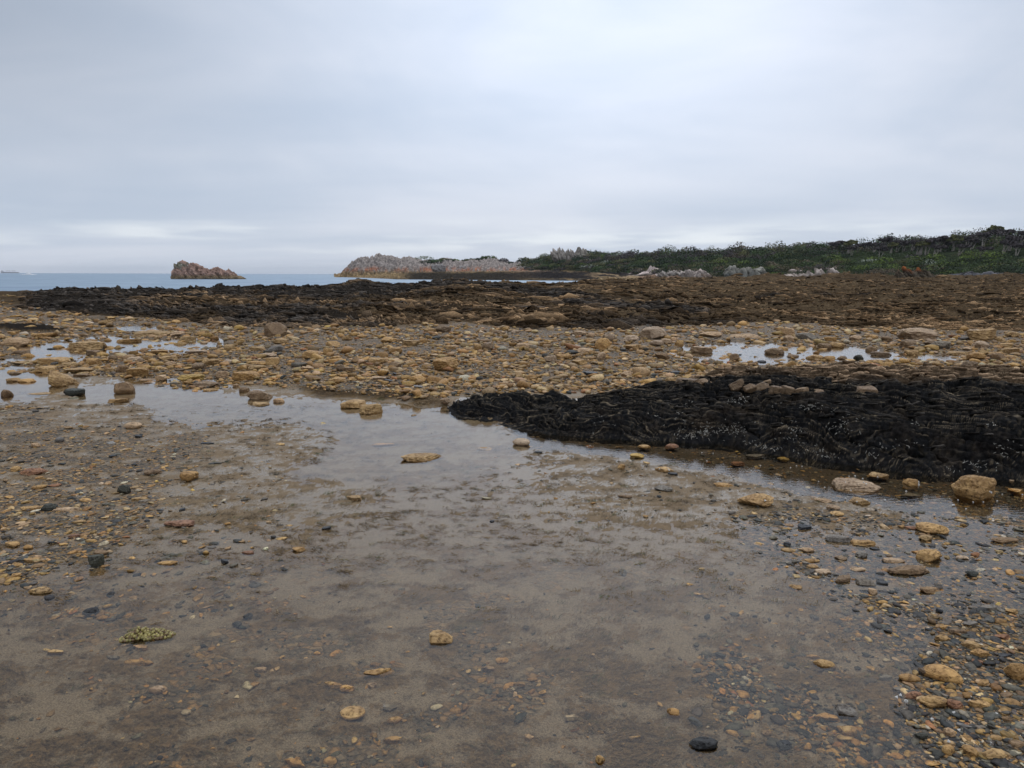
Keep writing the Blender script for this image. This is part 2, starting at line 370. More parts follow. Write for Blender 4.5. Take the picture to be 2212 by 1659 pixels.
def ground_fields(x, y):
    x = np.asarray(x, np.float32); y = np.asarray(y, np.float32)
    ys = np.maximum(y, 1.0)
    U, V = proj(x * ys / np.maximum(y, 0.35) if False else x, ys, 0.0)
    wob = fb2(x * 1.1, y * 1.1, 4, 11); wob2 = fb2(x * 5.0, y * 5.0, 3, 12)
    Vb = interp(U, REEF_BASE); Vc = interp(U, REEF_CREST); rc = interp(U, REEF_CR)
    Xb, rb = unproj(U, Vb, 0.0)
    rb = rb + wob * np.minimum(rb * 0.07, 2.5)
    left = sst(U, -25, 110)
    zc = CAMZ - rc * np.tan(dirang(Vc + (U - 1106) * -0.0033))
    zc = zc * left - 0.05 * (1 - left)
    r = y
    ramp = np.clip((r - rb) / np.maximum(rc - rb, 1), 0, 1)
    reef_m = sst(r, rb - 0.6, rb + 1.2) * left
    z_reef = zc * ramp ** 0.8
    drop = (1 - sst(U, 1230, 1420)) * sst(r, rc + 1, rc + 22) * sst(U, 150, 240); lf = 1 - sst(U, 150, 240)
    far_flat = (1 - left)
    # flats
    cob = 1 - sst(V, interp(U, COB) - 8, interp(U, COB) + 8 + 0 * V); cob = np.clip(cob + wob * 0.6 * ((cob > 0.02) & (cob < 0.98)), 0, 1)
    px = ys / FS * 8     # a soft edge a few photo pixels wide, in metres
    gl = 1 - sst(sdpoly(U, V, GRAV_L) + (wob * 90 + wob2 * 45), -30, 30)
    gr = 1 - sst(sdpoly(U, V, GRAV_R) + (wob * 80 + wob2 * 30), -34, 34)
    brk = fb2(x * 2.2, y * 3.6, 4, 17)
    gl = gl * sst(brk, -0.32, 0.02); gr = gr * (1 - .75 * sst(brk, .08, .3) * (1 - sst(U, 1900, 2200)))
    grav = np.maximum(np.maximum(gl, gr), cob)
    chan = 1 - sst(sdpoly(U, V, CHAN) + wob2 * 10, -10, 10)
    mats = fb2(x * 2.3 + y * 0.6, y * 4.2 - x * 0.8, 5, 21, 0.58); mats2 = fb2(x * 9 + y * 3, y * 17 - x * 4, 5, 31, 0.78)
    deep = sst(V, 1020, 1500)
    wetmid = np.exp(-((U - 960 - (V - 1000) * .25) / 230) ** 2 - ((V - 1000) / 190) ** 2)
    wetr = .55 * np.exp(-((U - 2000) / 330) ** 2 - ((V - 1190) / 120) ** 2)
    mean = 0.0036 - 0.011 * wetmid - 0.007 * sst(V, 1080, 1250) - 0.014 * deep
    z = mean + mats * 0.009 + mats2 * 0.021
    zg = 0.006 + wob * 0.012 + wob2 * 0.008 - 0.010 * deep - 0.014 * wetr
    z = z * (1 - np.maximum(gl, gr)) + zg * np.maximum(gl, gr)
    grr = sst(U, 1850, 2212) * gr * sst(V, 1250, 1500); z = z + grr * 0.02
    zcob = 0.035 + wob * 0.05 + wob2 * 0.035 + mats2 * .012
    zcob = zcob - .030 * (1 - sst(U, 420, 640)) * sst(V, 688, 712) - .012 * sst(U, 1450, 1600) * sst(V, 728, 745) * (1 - sst(V, 785, 800))
    z = z * (1 - cob) + zcob * cob
    # left edge of the cobble field runs flat to the distant weed ledges
    for poly, dep, soft in POOLS:
        mk = 1 - sst(sdpoly(U, V, poly) + (wob2 + wob) * soft * 1.8, -soft, soft)
        z = z * (1 - mk * 0.35) - dep * .62 * mk
    z = z * (1 - chan) + (-0.045 + wob2 * 0.012) * chan
    # reef
    lump = fb2(x * 0.16, y * 0.13, 4, 41) * 0.34 + fb2(x * 0.7, y * 0.55, 4, 45) * (0.22 + .16 * sst(U, 1250, 1500))
    wx = fb2(x * 0.25, y * 0.25, 3, 51) * 2.4 + fb2(x * 1.3, y * 1.3, 3, 55) * 0.32
    s = x * 0.55 + y * 0.75 + wx
    fins = saw(s * 1.6, 0.8) * 0.13 + saw(s * 4.3 + wx, 0.75) * 0.07 + fb2(x * 3.2, y * 3.2, 4, 61, 0.6, ridged=True) * 0.05
    calm = 1 - 0.1 * sst(U, 1300, 1700)
    zr = z_reef + (lump + (fins - 0.06) * (0.6 + 0.7 * np.clip(fb2(x * .3, y * .3, 3, 66) + .5, 0, 1))) * calm * sst(r, rb - 0.4, rb + 3.0)
    zr = zr + sst(r, 98, 112) * (1 - sst(r, 134, 148)) * np.clip(-0.12 + 2.0 * fb2(x * .06, y * .09, 4, 47), -.3, 1.5) * sst(U, 1480, 1600)
    z = z * (1 - reef_m) + np.maximum(zr, 0.0 + (fins - 0.03) * 0.5) * reef_m
    z = z * (1 - drop) - 1.6 * drop
    dl = np.maximum(far_flat * sst(r, 26, 34), lf * sst(r, rc + 1, rc + 9)); z = z * (1 - dl) + (0.01 + fb2(x * .35, y * .6, 4, 71) * 0.07) * dl
    dropl = lf * sst(r, 62, 82); z = z * (1 - dropl) - 1.6 * dropl
    # under the outcrops the bed is lower
    for po in (OUT_POLY,):
        d = sdpoly(x, y, po); mk = 1 - sst(d, -0.35, -0.05); z = z * (1 - mk) - 0.06 * mk
    # reef colours
    patch = 0.6 * fb2(x * 0.11, y * 0.1, 4, 81) + 0.75 * fb2(x * 0.045, y * 0.22, 4, 83) + 0.35 * fb2(x * .6, y * .5, 3, 85)
    pref = interp(U, [(-900, .9), (0, .55), (500, .26), (900, .0), (1200, -.15), (1700, -.32), (2212, -.36), (3200, -.36)])
    # a black tongue through the middle of the reef
    tongue = np.exp(-((V - interp(U, [(600, 655), (1100, 640), (1300, 668), (1500, 682), (2212, 668)])) / 9.0) ** 2) * sst(U, 500, 900) * (1 - sst(U, 1480, 1560))
    ridge = np.exp(-((V - 604) / 4.5) ** 2) * sst(U, 1560, 1700)
    k = patch + pref + 0.55 * tongue + 0.6 * ridge
    black = reef_m * sst(k, -0.12, 0.38)
    brown = reef_m
    weedl = lf * sst(r, 30, 42)
    brown = np.maximum(brown, weedl)
    d2 = sdpoly(x, y, TUFT_POLY) + wob * 0.25; tuft = 1 - sst(d2, -0.15, 0.1)
    z = z + tuft * (0.03 + 0.05 * np.abs(mats2))
    brown = np.maximum(brown, tuft * 0.9)
    lt = np.exp(-((U - 60) / 75.0) ** 2 - ((V - 714 - (U - 60) * 0.06) / 7.0) ** 2) * 1.4
    lt = np.clip(lt + wob2 * 0.4 * (lt > 0.15), 0, 1); black = np.maximum(black, sst(lt, 0.4, 0.7)); z = z + sst(lt, 0.3, 0.7) * (0.10 + 0.1 * fins)
    grav = np.clip(np.maximum(grav, chan * 0.7), 0, 1)
    thin = fb2(x * 1.3, y * 1.3, 3, 91)
    gsub = sst(thin + 0.5 * wob2, 0.12, 0.3) * 0.85 * deep      # bare pebbly openings between the mats near the camera
    grav = np.maximum(grav, gsub)
    z = z - gsub * 0.006
    matv = np.clip(0.5 + mats * 1.2 + mats2 * 1.1 - gsub * .5, 0, 1)
    return z, U, V, grav, black, brown, chan, matv, reef_m, cob

def gh(x, y): return ground_fields(np.atleast_1d(x), np.atleast_1d(y))[0]

def build_ground():
    NC = 1400
    rows = [0.25]
    while rows[-1] < 175:
        yv = rows[-1]
        k = 0.0062 if yv < 18 else (0.0044 if yv < 75 else 0.012)
        rows.append(yv + (yv + 0.9) * k)
    Y = np.array(rows, np.float32); T = np.linspace(-1.28, 1.28, NC, dtype=np.float32)
    X = T[None, :] * (Y[:, None] + 2.6 * np.exp(-Y[:, None] / 6)); YY = np.repeat(Y[:, None], NC, 1)
    x = X.ravel(); y = YY.ravel()
    z, U, V, grav, black, brown, chan, matv, reef_m, cob = ground_fields(x, y)
    zone = np.stack([grav, black, brown, chan], 1)
    fc = grid_faces(len(Y), NC)
    o = mesh_obj('ground', np.stack([x, y, z], 1), fc, M_ground, attrs={'zone': zone, 'mat': matv})
    o.data.polygons.foreach_set('use_smooth', ~((brown[fc[:, 0]] > .4) | (black[fc[:, 0]] > .4)))
    tag(o, 'tidal flat of brown algae mats, gravel and dark slate reef', kind='structure')
    print('ground', len(x))
build_ground()

# sheets of water
def rect(name, x0, x1, y0, y1, z, mat, label):
    o = mesh_obj(name, [(x0, y0, z), (x1, y0, z), (x1, y1, z), (x0, y1, z)], [[0, 1, 2, 3]], mat, smooth=False)
    return tag(o, label, kind='structure')
rect('pool_water', -38, 38, -3, 36, 0.0, M_water, 'still shallow sea water lying in tide pools between the stones')
rect('sea', -14000, 14000, 40, 9500, -0.62, M_sea, 'calm grey blue open sea reaching to the horizon')
rect('seabed', -300, 300, -60, 400, -1.8, M_ground, 'dark bed beneath the shore')

# ------------------------------------------------------------------ the black outcrop at the right
def outcrop_mesh(name, poly, x0, x1, y0, y1, step, hfun, seed, label, cat, brownness=0.0, fade=0.3):
    nx = int((x1 - x0) / step / 1.15); ny = int((y1 - y0) / step / .62)
    xs = np.linspace(x0, x1, nx, dtype=np.float32); ys = np.linspace(y0, y1, ny, dtype=np.float32)
    X, Y = np.meshgrid(xs, ys); x = X.ravel(); y = Y.ravel()
    d = -sdpoly(x, y, poly) + 0.11 * fb2(x * 2.1, y * 2.1, 4, seed) + 0.025 * fb2(x * 11, y * 11, 3, seed + 3)
    keep = d > -0.12
    H = hfun(x, y, np.maximum(d, 0)) * (d > 0) - 0.12 * (d <= 0) - 0.05 + 0.05 * (d > 0)
    H = np.where(d > 0, H, -0.12 + (d + 0.12))
    H = H.reshape(ny, nx)
    # smooth normals of the base form
    gy, gx = np.gradient(H, ys, xs); nl = np.sqrt(gx ** 2 + gy ** 2 + 1); nxv = (-gx / nl).ravel(); nyv = (-gy / nl).ravel(); nzv = (1 / nl).ravel()
    z = H.ravel()
    wp = fb3(x * 0.9, y * 0.9, z * 1.6, 3, seed + 9) * 0.75 + fb3(x * 4.0, y * 4.0, z * 4, 3, seed + 15) * 0.085
    s = 0.42 * x + 0.62 * y + 0.95 * z + wp; s = s + .035 * fb3(x * .8, y * .8, z, 2, seed + 35) + .0045 * fb3(x * 11, y * 11, z * 11, 3, seed + 37)
    a = saw(s * 25, 0.8); b = saw(s * 52 + 3 * wp, 0.7); c3 = saw(s * 4.3 + wp, 0.86); c4 = saw(s * 10.5 - wp, .8)
    br = fb3(x * 5, y * 5, z * 5, 3, seed + 21); br2 = fb2(x * 22, y * 22, 3, seed + 25); crk = np.abs(fb3(x * 1.7 + z * 2, y * 1.1, z * 2.2, 3, seed + 27))
    disp = a * 0.020 + b * 0.006 + c3 * 0.085 + c4 * 0.038 - 0.075 + br * 0.022 + br2 * 0.006 - 0.05 * (1 - sst(crk, 0, .035))
    env = sst(d, 0.0, 0.12); disp = disp * env
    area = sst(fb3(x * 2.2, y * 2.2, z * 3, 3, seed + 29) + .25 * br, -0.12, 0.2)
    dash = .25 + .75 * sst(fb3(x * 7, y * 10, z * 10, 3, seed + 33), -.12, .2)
    tip = np.clip(sst(a, 0.86, 0.99) * area * dash * .8 + sst(c4, .9, 1) * .6 * area * dash + sst(c3, .95, 1) * .7 * dash + .16 * sst(br2, .1, .5), 0, 1)  # ridge tips painted tan: weathered edges and the light they catch
    x2 = x + nxv * disp; y2 = y + nyv * disp; z2 = z + nzv * disp
    back = np.clip(sst(d * 0 + y, *fade_rng(x)) + br * 0.3, 0, 1) if brownness else 0 * x
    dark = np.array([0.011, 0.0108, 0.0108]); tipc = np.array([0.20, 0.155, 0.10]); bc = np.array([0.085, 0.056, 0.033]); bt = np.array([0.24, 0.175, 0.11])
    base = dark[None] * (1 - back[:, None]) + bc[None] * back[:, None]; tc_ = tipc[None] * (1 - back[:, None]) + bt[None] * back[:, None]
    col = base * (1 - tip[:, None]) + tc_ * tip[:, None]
    stain = sst(fb3(x * 1.6, y * 1.6, z * 2, 3, seed + 31), 0.18, 0.45)[:, None] * 0.6
    col = col * (1 - stain) + np.array([0.05, 0.036, 0.024])[None] * stain
    f = grid_faces(ny, nx); kf = keep[f].all(1); f = f[kf]
    used = np.unique(f); re = np.full(len(x), -1, np.int32); re[used] = np.arange(len(used)); f = re[f]
    v = np.stack([x2, y2, z2], 1)[used]
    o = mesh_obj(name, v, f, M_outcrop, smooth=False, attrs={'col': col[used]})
    tag(o, label, cat)
    return v, np.stack([nxv, nyv, nzv], 1)[used], d[used], z2[used]
def fade_rng(x):
    U, V = proj(x, np.full_like(x, 8.0), 0.3)
    y0 = interp(U, [(1000, 20), (1380, 14), (1450, 8.6), (1800, 7.7), (2212, 7.4), (3200, 7.4)])
    return y0, y0 + 0.6
def h_main(x, y, d):
    U, V = proj(x, y, 0.0)
    hm = interp(U, [(1040, .03), (1120, .10), (1200, .17), (1400, .27), (1520, .36), (1600, .40), (1850, .40), (2212, .40), (3300, .4)])
    h = hm * (0.82 * (1 - np.exp(-d / 0.17)) + 0.22 * sst(d, 0.2, 1.6))
    h = h * (1 + 0.35 * fb2(x * 1.5, y * 1.5, 3, 111)) + 0.06 * fb2(x * 0.9, y * 0.9, 3, 115) * sst(d, 0, .6)
    for u, v, a, rad in ((1562, 832, .16, .20), (1600, 836, .08, .2), (1690, 834, .17, .22), (1730, 838, .08, .25), (1850, 838, .08, .3), (1955, 838, .10, .3), (2120, 842, .07, .3)):
        gx, gy = unproj(u, v); h = h + a * np.exp(-((x - gx) ** 2 + (y - gy) ** 2) / rad ** 2)
    return h
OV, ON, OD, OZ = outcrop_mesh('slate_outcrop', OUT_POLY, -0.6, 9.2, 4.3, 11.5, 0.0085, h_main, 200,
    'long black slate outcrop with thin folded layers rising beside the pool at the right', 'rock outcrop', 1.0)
def h_small(x, y, d):
    return 0.12 * (1 - np.exp(-d / 0.25)) * (1 + 0.5 * fb2(x * 2.5, y * 2.5, 3, 131))
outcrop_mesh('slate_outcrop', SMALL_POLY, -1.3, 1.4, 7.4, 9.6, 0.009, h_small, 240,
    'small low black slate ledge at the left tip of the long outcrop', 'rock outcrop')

def frames(dirs):
    """orthonormal frames for unit vectors (N,3) -> rotation matrices with z = dirs"""
    d = dirs / (np.linalg.norm(dirs, axis=1, keepdims=True) + 1e-9); r = rng.normal(size=d.shape); a = np.cross(d, r); a /= np.linalg.norm(a, axis=1, keepdims=True) + 1e-9
    return np.stack([a, np.cross(d, a), d], 2)

def tube_worms():
    U, V = proj(OV[:, 0], OV[:, 1], OV[:, 2])
    m = fb2(OV[:, 0] * 2.6, OV[:, 2] * 7 + OV[:, 1], 3, 301)
    p = np.where((OD > 0.02) & (OD < 0.7) & (ON[:, 1] < -0.25), np.clip(m + 0.12, 0, 1) ** 2, 0) * (OZ > 0.03)
    p = p * (0.25 + sst(U, 1350, 1600)); p = p / p.sum()
    idx = rng.choice(len(OV), 2600, p=p); P = OV[idx] + ON[idx] * 0.004; N = len(P)
    R = frames(ON[idx]); L = rng.uniform(0.008, 0.028, N); bend = rng.uniform(-2.5, 2.5, N); nseg = 4; rad = rng.uniform(0.0012, 0.0024, N)
    vs = []; ang = np.zeros(N); q = np.zeros((N, 2))
    for k in range(nseg + 1):
        for (a, b) in ((-1, 0), (0, 1.2), (1, 0)):
            side = np.stack([-np.sin(ang), np.cos(ang)], 1)
            loc = np.stack([q[:, 0] + side[:, 0] * a * rad, q[:, 1] + side[:, 1] * a * rad, b * rad + 0.001], 1)
            vs.append(P + np.einsum('nij,nj->ni', R, loc))
        q = q + np.stack([np.cos(ang), np.sin(ang)], 1) * (L / nseg)[:, None]; ang = ang + bend / nseg
    v = np.stack(vs, 1).reshape(-1, 3); per = 3 * (nseg + 1); f = []
    for k in range(nseg):
        for j in (0, 1): f.append([3 * k + j, 3 * k + 3 + j, 3 * k + 4 + j, 3 * k + 1 + j])
    f = (np.array(f)[None] + (np.arange(N) * per)[:, None, None]).reshape(-1, 4)
    g = rng.uniform(0.18, 0.42, N); col = np.repeat(np.stack([g, g * 0.93, g * 0.78], 1), per, 0)
    o = mesh_obj('tube_worms', v, f, M_shell, attrs={'col': col})
    tag(o, 'crust of tiny pale curled tube worms covering the face of the black slate', 'tube worms', kind='stuff')
tube_worms()

# ------------------------------------------------------------------ stone shapes
def ico(sub):
    import bmesh
    bm = bmesh.new(); bmesh.ops.create_icosphere(bm, subdivisions=sub, radius=1.0)
    v = np.array([p.co[:] for p in bm.verts], np.float32); f = np.array([[q.index for q in p.verts] for p in bm.faces], np.int32); bm.free(); return v, f
ICO = {k: ico(k) for k in (1, 2, 3, 5)}
def stone_shape(kind, seed, sub=5):
    r = np.random.default_rng(seed); v0, f = ICO[sub]; v = v0.copy()
    def cut(n, lo, hi, zb=1.0):
        nonlocal v
        for _ in range(n):
            d = r.normal(size=3); d[2] *= zb; d /= np.linalg.norm(d); k = r.uniform(lo, hi); t = v @ d
            v = v - np.outer(np.maximum(t - k, 0), d)
    if kind == 'R': cut(11, 0.62, 0.9)
    if kind == 'B':
        v = np.sign(v) * np.abs(v) ** 0.55; v /= np.abs(v).max(); cut(12, 0.7, 1.0)
    if kind == 'F': cut(9, 0.5, 0.9, 0.35); v[:, 2] = np.clip(v[:, 2], -0.62, r.uniform(0.4, 0.6)); v[:, 2] += 0.25 * v[:, 0] * r.uniform(-1, 1)
    if kind == 'S': cut(9, 0.5, 0.85, 0.25); v[:, 2] = np.clip(v[:, 2], -0.4, 0.4); v[:, 2] += 0.3 * v[:, 0] * r.uniform(-1, 1)
    if kind == 'T': v = v * (1.15 - 0.55 * (v[:, 2:3] + 0.3)); cut(7, 0.6, 0.85)
    if kind == 'L':  # bent finger
        v[:, 0] *= 2.4; v[:, 2] += 0.10 * v[:, 0] ** 2 * -1
    s = r.uniform(0, 99)
    amp = {'P': 0.05, 'L': 0.07, 'R': 0.12, 'B': 0.08, 'F': 0.10, 'S': 0.05, 'T': 0.11}[kind]
    n = fb3(v0[:, 0] * 1.5 + s, v0[:, 1] * 1.5, v0[:, 2] * 1.5 + s, 5, seed, 0.55)
    v = v + v0 * (n * amp * 1.8)[:, None]
    if kind in 'RFBT':
        wv = fb3(v[:, 0] * 1.2 + s, v[:, 1] * 1.2, v[:, 2] * 1.2, 2, seed + 3); st = v[:, 2] * (9 if kind == 'F' else 6) + v[:, 0] * r.uniform(-2, 2) + wv * 3
        g = saw(st * 0.5, 0.7); v[:, :2] *= (1 - (1 - g) * (0.09 if kind == 'F' else 0.045))[:, None]
        h2 = fb3(v[:, 0] * 5 + s, v[:, 1] * 5, v[:, 2] * 5, 4, seed + 5); v = v + v0 * (h2 * 0.07 - 0.09 * (1 - sst(np.abs(h2), 0, .06)))[:, None]
        cut(3, 0.7, 0.9)
    lo = v.min(0); hi = v.max(0); v = (v - (lo + hi) / 2) / (hi - lo)
    return v.astype(np.float32), f
PROTO = {}
for kd, cnt in (('R', 7), ('B', 5), ('F', 7), ('P', 4), ('S', 6), ('T', 3), ('L', 1)):
    PROTO[kd] = []
    for i in range(cnt):
        v, f = stone_shape(kd, 1000 + ord(kd) * 10 + i)
        o = mesh_obj('stone_shape', v, f, M_slate if kd == 'S' else M_stone, coll=False)
        PROTO[kd].append(o.data); bpy.data.objects.remove(o)

COLS = {'o': (0.44, 0.27, 0.105), 't': (0.46, 0.32, 0.19), 'y': (0.46, 0.30, 0.08), 'b': (0.24, 0.155, 0.08), 'r': (0.27, 0.135, 0.07),
        'k': (0.035, 0.037, 0.04), 'g': (0.20, 0.175, 0.14), 'p': (0.5, 0.42, 0.3), 'n': (0.05, 0.05, 0.035)}
CNAME = {'o': 'ochre', 't': 'tan', 'y': 'yellow', 'b': 'brown', 'r': 'reddish', 'k': 'black', 'g': 'grey', 'p': 'pale', 'n': 'dark'}
SNAME = {'R': 'rounded', 'B': 'blocky', 'F': 'flat', 'P': 'smooth oval', 'S': 'flat slate', 'T': 'pointed', 'L': 'finger-shaped'}

# Rows: x, y of the foot, width, height, form, colour; each list is measured in its own enlarged view of the photograph
Z = {}
Z[1] = ((0, 850), """1770 805 165 100 R b|70 875 165 75 R t|100 935 130 50 B b|530 895 250 75 F o|590 935 95 50 F b|300 990 200 60 F o|130 985 190 30 F o|270 1045 130 60 R o
360 1140 215 115 R o|785 1180 125 95 B b|455 1190 130 60 B n|225 1195 165 35 F o|30 1205 80 65 R b|740 1235 125 40 F o|1665 1220 150 80 B b|1670 1260 120 40 F o|1800 1240 85 45 T t|1210 1100 170 65 R y|1570 1095 180 75 F o
1760 1000 90 65 B o|1350 1165 105 30 F o|1320 1130 160 45 F b|1350 990 110 50 R o|1270 1015 100 45 R b|870 1065 150 70 F o|780 1045 80 65 R b|700 1035 80 35 F o|1030 1085 110 40 F t|930 1098 110 28 F t|480 1045 200 50 F o|510 1072 100 35 F b
580 995 100 60 R o|440 1000 120 35 F o|150 1112 110 45 R o|70 1108 90 45 R o|80 1060 80 35 R b|960 815 240 60 F o|1130 800 100 35 R t|1205 840 110 45 R o|970 880 45 35 P o|1010 920 120 35 F o|1060 965 125 40 F o|870 960 110 30 F t
1260 925 140 40 F t|1475 900 75 50 R o|1770 912 100 55 B g|1810 855 100 45 R o|1650 900 110 35 F o|2000 955 110 70 R o|1540 765 65 40 P y|1390 738 55 25 P b|1130 715 65 28 R o|1265 692 45 28 T t|665 725 90 35 R o|720 960 60 40 R b|800 850 150 40 F o
250 812 170 42 F o|760 665 110 32 F o|390 647 70 20 F o|300 662 60 26 T o|575 672 60 20 F o|245 627 60 16 F o|2050 772 70 32 R t|2118 750 55 25 F y|2160 825 60 35 R o|2150 872 100 45 R o|2120 930 70 60 R o|1730 940 100 35 R t|1640 952 70 30 R r
2170 968 110 45 F o|1430 1075 80 55 R t|2060 1040 80 30 F y|2200 1030 60 50 R b|1470 982 90 35 R t|1090 1002 80 42 R t|1650 1030 120 50 R o|1660 985 130 28 F o|2080 1110 60 30 F t|2180 1105 110 45 R o|1980 1030 100 38 F t|1860 790 60 35 R t
1570 1165 70 38 R b|420 825 80 22 F o|60 790 90 25 F o|330 770 90 25 F o|180 745 80 24 F o|480 760 90 26 F o|90 680 80 22 R o|200 700 90 24 F o|420 700 80 24 F o|40 710 80 22 F o|560 720 80 22 R t|600 770 80 24 F o|520 800 80 24 R b|700 690 60 22 R o""")
Z[2] = ((1366, 850), """655 780 110 60 R b|570 780 80 40 R o|540 730 60 25 F o|35 772 50 30 R o|200 770 90 18 F g|300 845 110 45 R o|440 870 120 50 F o|250 880 70 35 R o|340 912 100 45 F o|220 978 130 45 F o|340 1010 90 50 R b|670 1032 170 105 R o
700 892 80 35 F o|945 897 85 60 R b|880 897 60 50 R o|1105 900 60 28 P t|1190 882 110 42 F t|905 785 60 30 R t|1050 790 70 30 R t|1130 792 70 35 R t|1360 967 80 45 R t|1445 952 120 45 R o|1695 892 115 85 T o|1685 957 60 55 B t|1570 917 100 45 R t
1545 988 110 40 F o|1560 800 140 35 F t|1740 838 90 60 R t|1880 840 110 50 R t|2030 828 190 100 T t|2045 862 90 40 R t|2105 852 80 40 R t|1900 895 120 45 F o|2085 952 100 50 T b|2195 872 60 50 R o|1850 1067 80 45 R t|1855 1002 60 28 R o|2170 1050 80 25 S k
1620 1052 100 28 S k|110 1052 90 28 S k|275 1047 60 28 S k|380 1062 110 32 S k|300 1107 60 35 S k|490 1102 110 55 R o|240 1092 100 35 F t|1230 1087 70 42 R o|1720 1107 50 42 R g|495 1142 65 28 S g|430 1142 80 18 F g|810 1132 80 26 F o|1490 1132 130 25 F o
65 1278 170 80 R o|180 1312 160 88 R o|985 1287 60 32 R t|690 1180 80 30 R t|670 1245 70 50 R t|90 1180 80 40 F b|30 830 70 40 R o|130 815 80 30 R o|40 1035 90 40 F b|600 930 70 30 R t|500 960 60 30 R o|820 950 70 28 F t|990 970 70 30 R b|1060 985 70 28 R o
1230 860 90 30 F o|1320 870 80 36 F o|1270 1030 60 28 R o|1430 1000 60 26 F t|1940 1010 90 30 F o|2010 970 60 32 R t|2150 1100 90 40 R o|1650 1085 60 36 R o|1180 945 70 24 F b|1850 925 80 26 F o|1060 1110 50 26 P t|1010 1090 60 26 P t""")
Z[3] = ((2732, 850), """195 807 160 42 R t|420 832 220 55 T t|685 802 90 60 F t|815 827 140 55 R g|695 832 70 40 R t|605 927 120 58 R b|335 967 75 58 R b|125 917 160 60 F t|925 892 95 50 R b|1020 882 110 48 R o|870 960 110 45 R o|960 967 90 45 R o
720 947 85 35 R b|785 962 45 25 R b|1040 960 70 35 R b|1095 967 75 27 R o|1147 962 60 45 R n|1565 824 235 88 R t|1985 828 190 88 F o|1905 800 90 50 R t|2150 807 80 40 R o|1475 888 105 65 R b|1700 884 130 60 R g|1950 882 95 55 R t|1130 827 80 35 R t
1235 827 80 40 R o|1330 832 70 35 R b|965 832 80 30 F o|1045 835 60 30 R o|1230 907 70 45 R b|1500 932 90 50 R o|1300 938 130 42 F b|1820 928 150 35 F o|1920 952 110 55 R o|2060 962 100 60 R b|2150 922 100 50 F o|1880 1022 110 68 R b|1310 975 120 26 F o
1340 880 90 32 R o|1620 860 90 36 R b|1500 850 100 30 F t|1860 895 80 30 R t|2070 840 70 36 R o|2110 870 110 30 F o|810 1010 110 28 F o|1480 1000 80 26 F o|2100 1040 60 30 R y|1990 1050 50 26 R o|40 950 60 40 R t|1120 860 50 22 R b
770 750 60 18 F o|830 740 60 34 R b|590 735 70 18 F o|500 725 60 20 R o|750 690 50 18 R o""")
Z[6] = ((2732, 1400), """500 1020 235 115 R o|275 898 130 45 F o|1165 942 290 135 F t|1285 845 140 68 R o|1950 1000 270 228 R o|1505 902 115 85 R o|1540 826 65 34 P o|1480 962 150 40 F g|1160 1012 130 68 F o|920 992 110 40 R t|985 1037 100 45 T t
1010 1077 85 42 P o|1655 1200 195 108 R o|1590 1242 85 52 R o|1635 1382 165 108 T o|1480 1462 260 80 R b|1025 1247 160 58 F g|1185 1272 160 52 R o|800 1167 90 42 S k|680 1272 45 32 S k|690 1312 90 36 P o|815 1312 105 42 R t|845 1377 95 32 P o
1040 1367 80 42 R b|850 1417 65 35 P o|1375 1382 145 42 F t|1170 1352 70 52 B g|910 1457 120 48 R t|1145 1442 100 42 R t|1490 1165 90 30 R r|2140 872 70 45 R t|2185 945 100 52 F o|660 722 75 36 R y|365 752 90 38 R r|480 705 130 36 S g
465 1067 50 25 P o|495 1267 55 32 P o|2110 1255 180 50 R b|1820 1362 90 36 R t|350 662 30 12 P y|1140 780 50 26 R o|620 815 70 20 R t|1020 960 50 22 R b|770 1320 40 20 P o|1330 1330 70 30 R o|1250 1300 60 26 S k|1330 1435 60 32 P p""")
Z[5] = ((1366, 1500), """1165 460 115 62 P t|515 572 290 82 F o|265 464 150 27 F o|925 492 100 34 R o|1960 442 70 42 P o|1965 485 85 42 P o|2145 487 95 50 R r|1610 480 65 34 R r|1800 477 80 26 F t|1920 542 95 42 R y|1815 614 50 42 B o|2100 634 125 44 F o
2155 650 70 22 S k|2095 757 120 54 R g|1840 797 90 30 R b|75 814 110 40 F o|1980 574 60 22 P o|1270 507 60 17 S k|1115 355 60 18 R t|1200 345 70 24 R t|360 262 30 20 R b|465 275 40 28 R b|740 192 60 22 R o""")
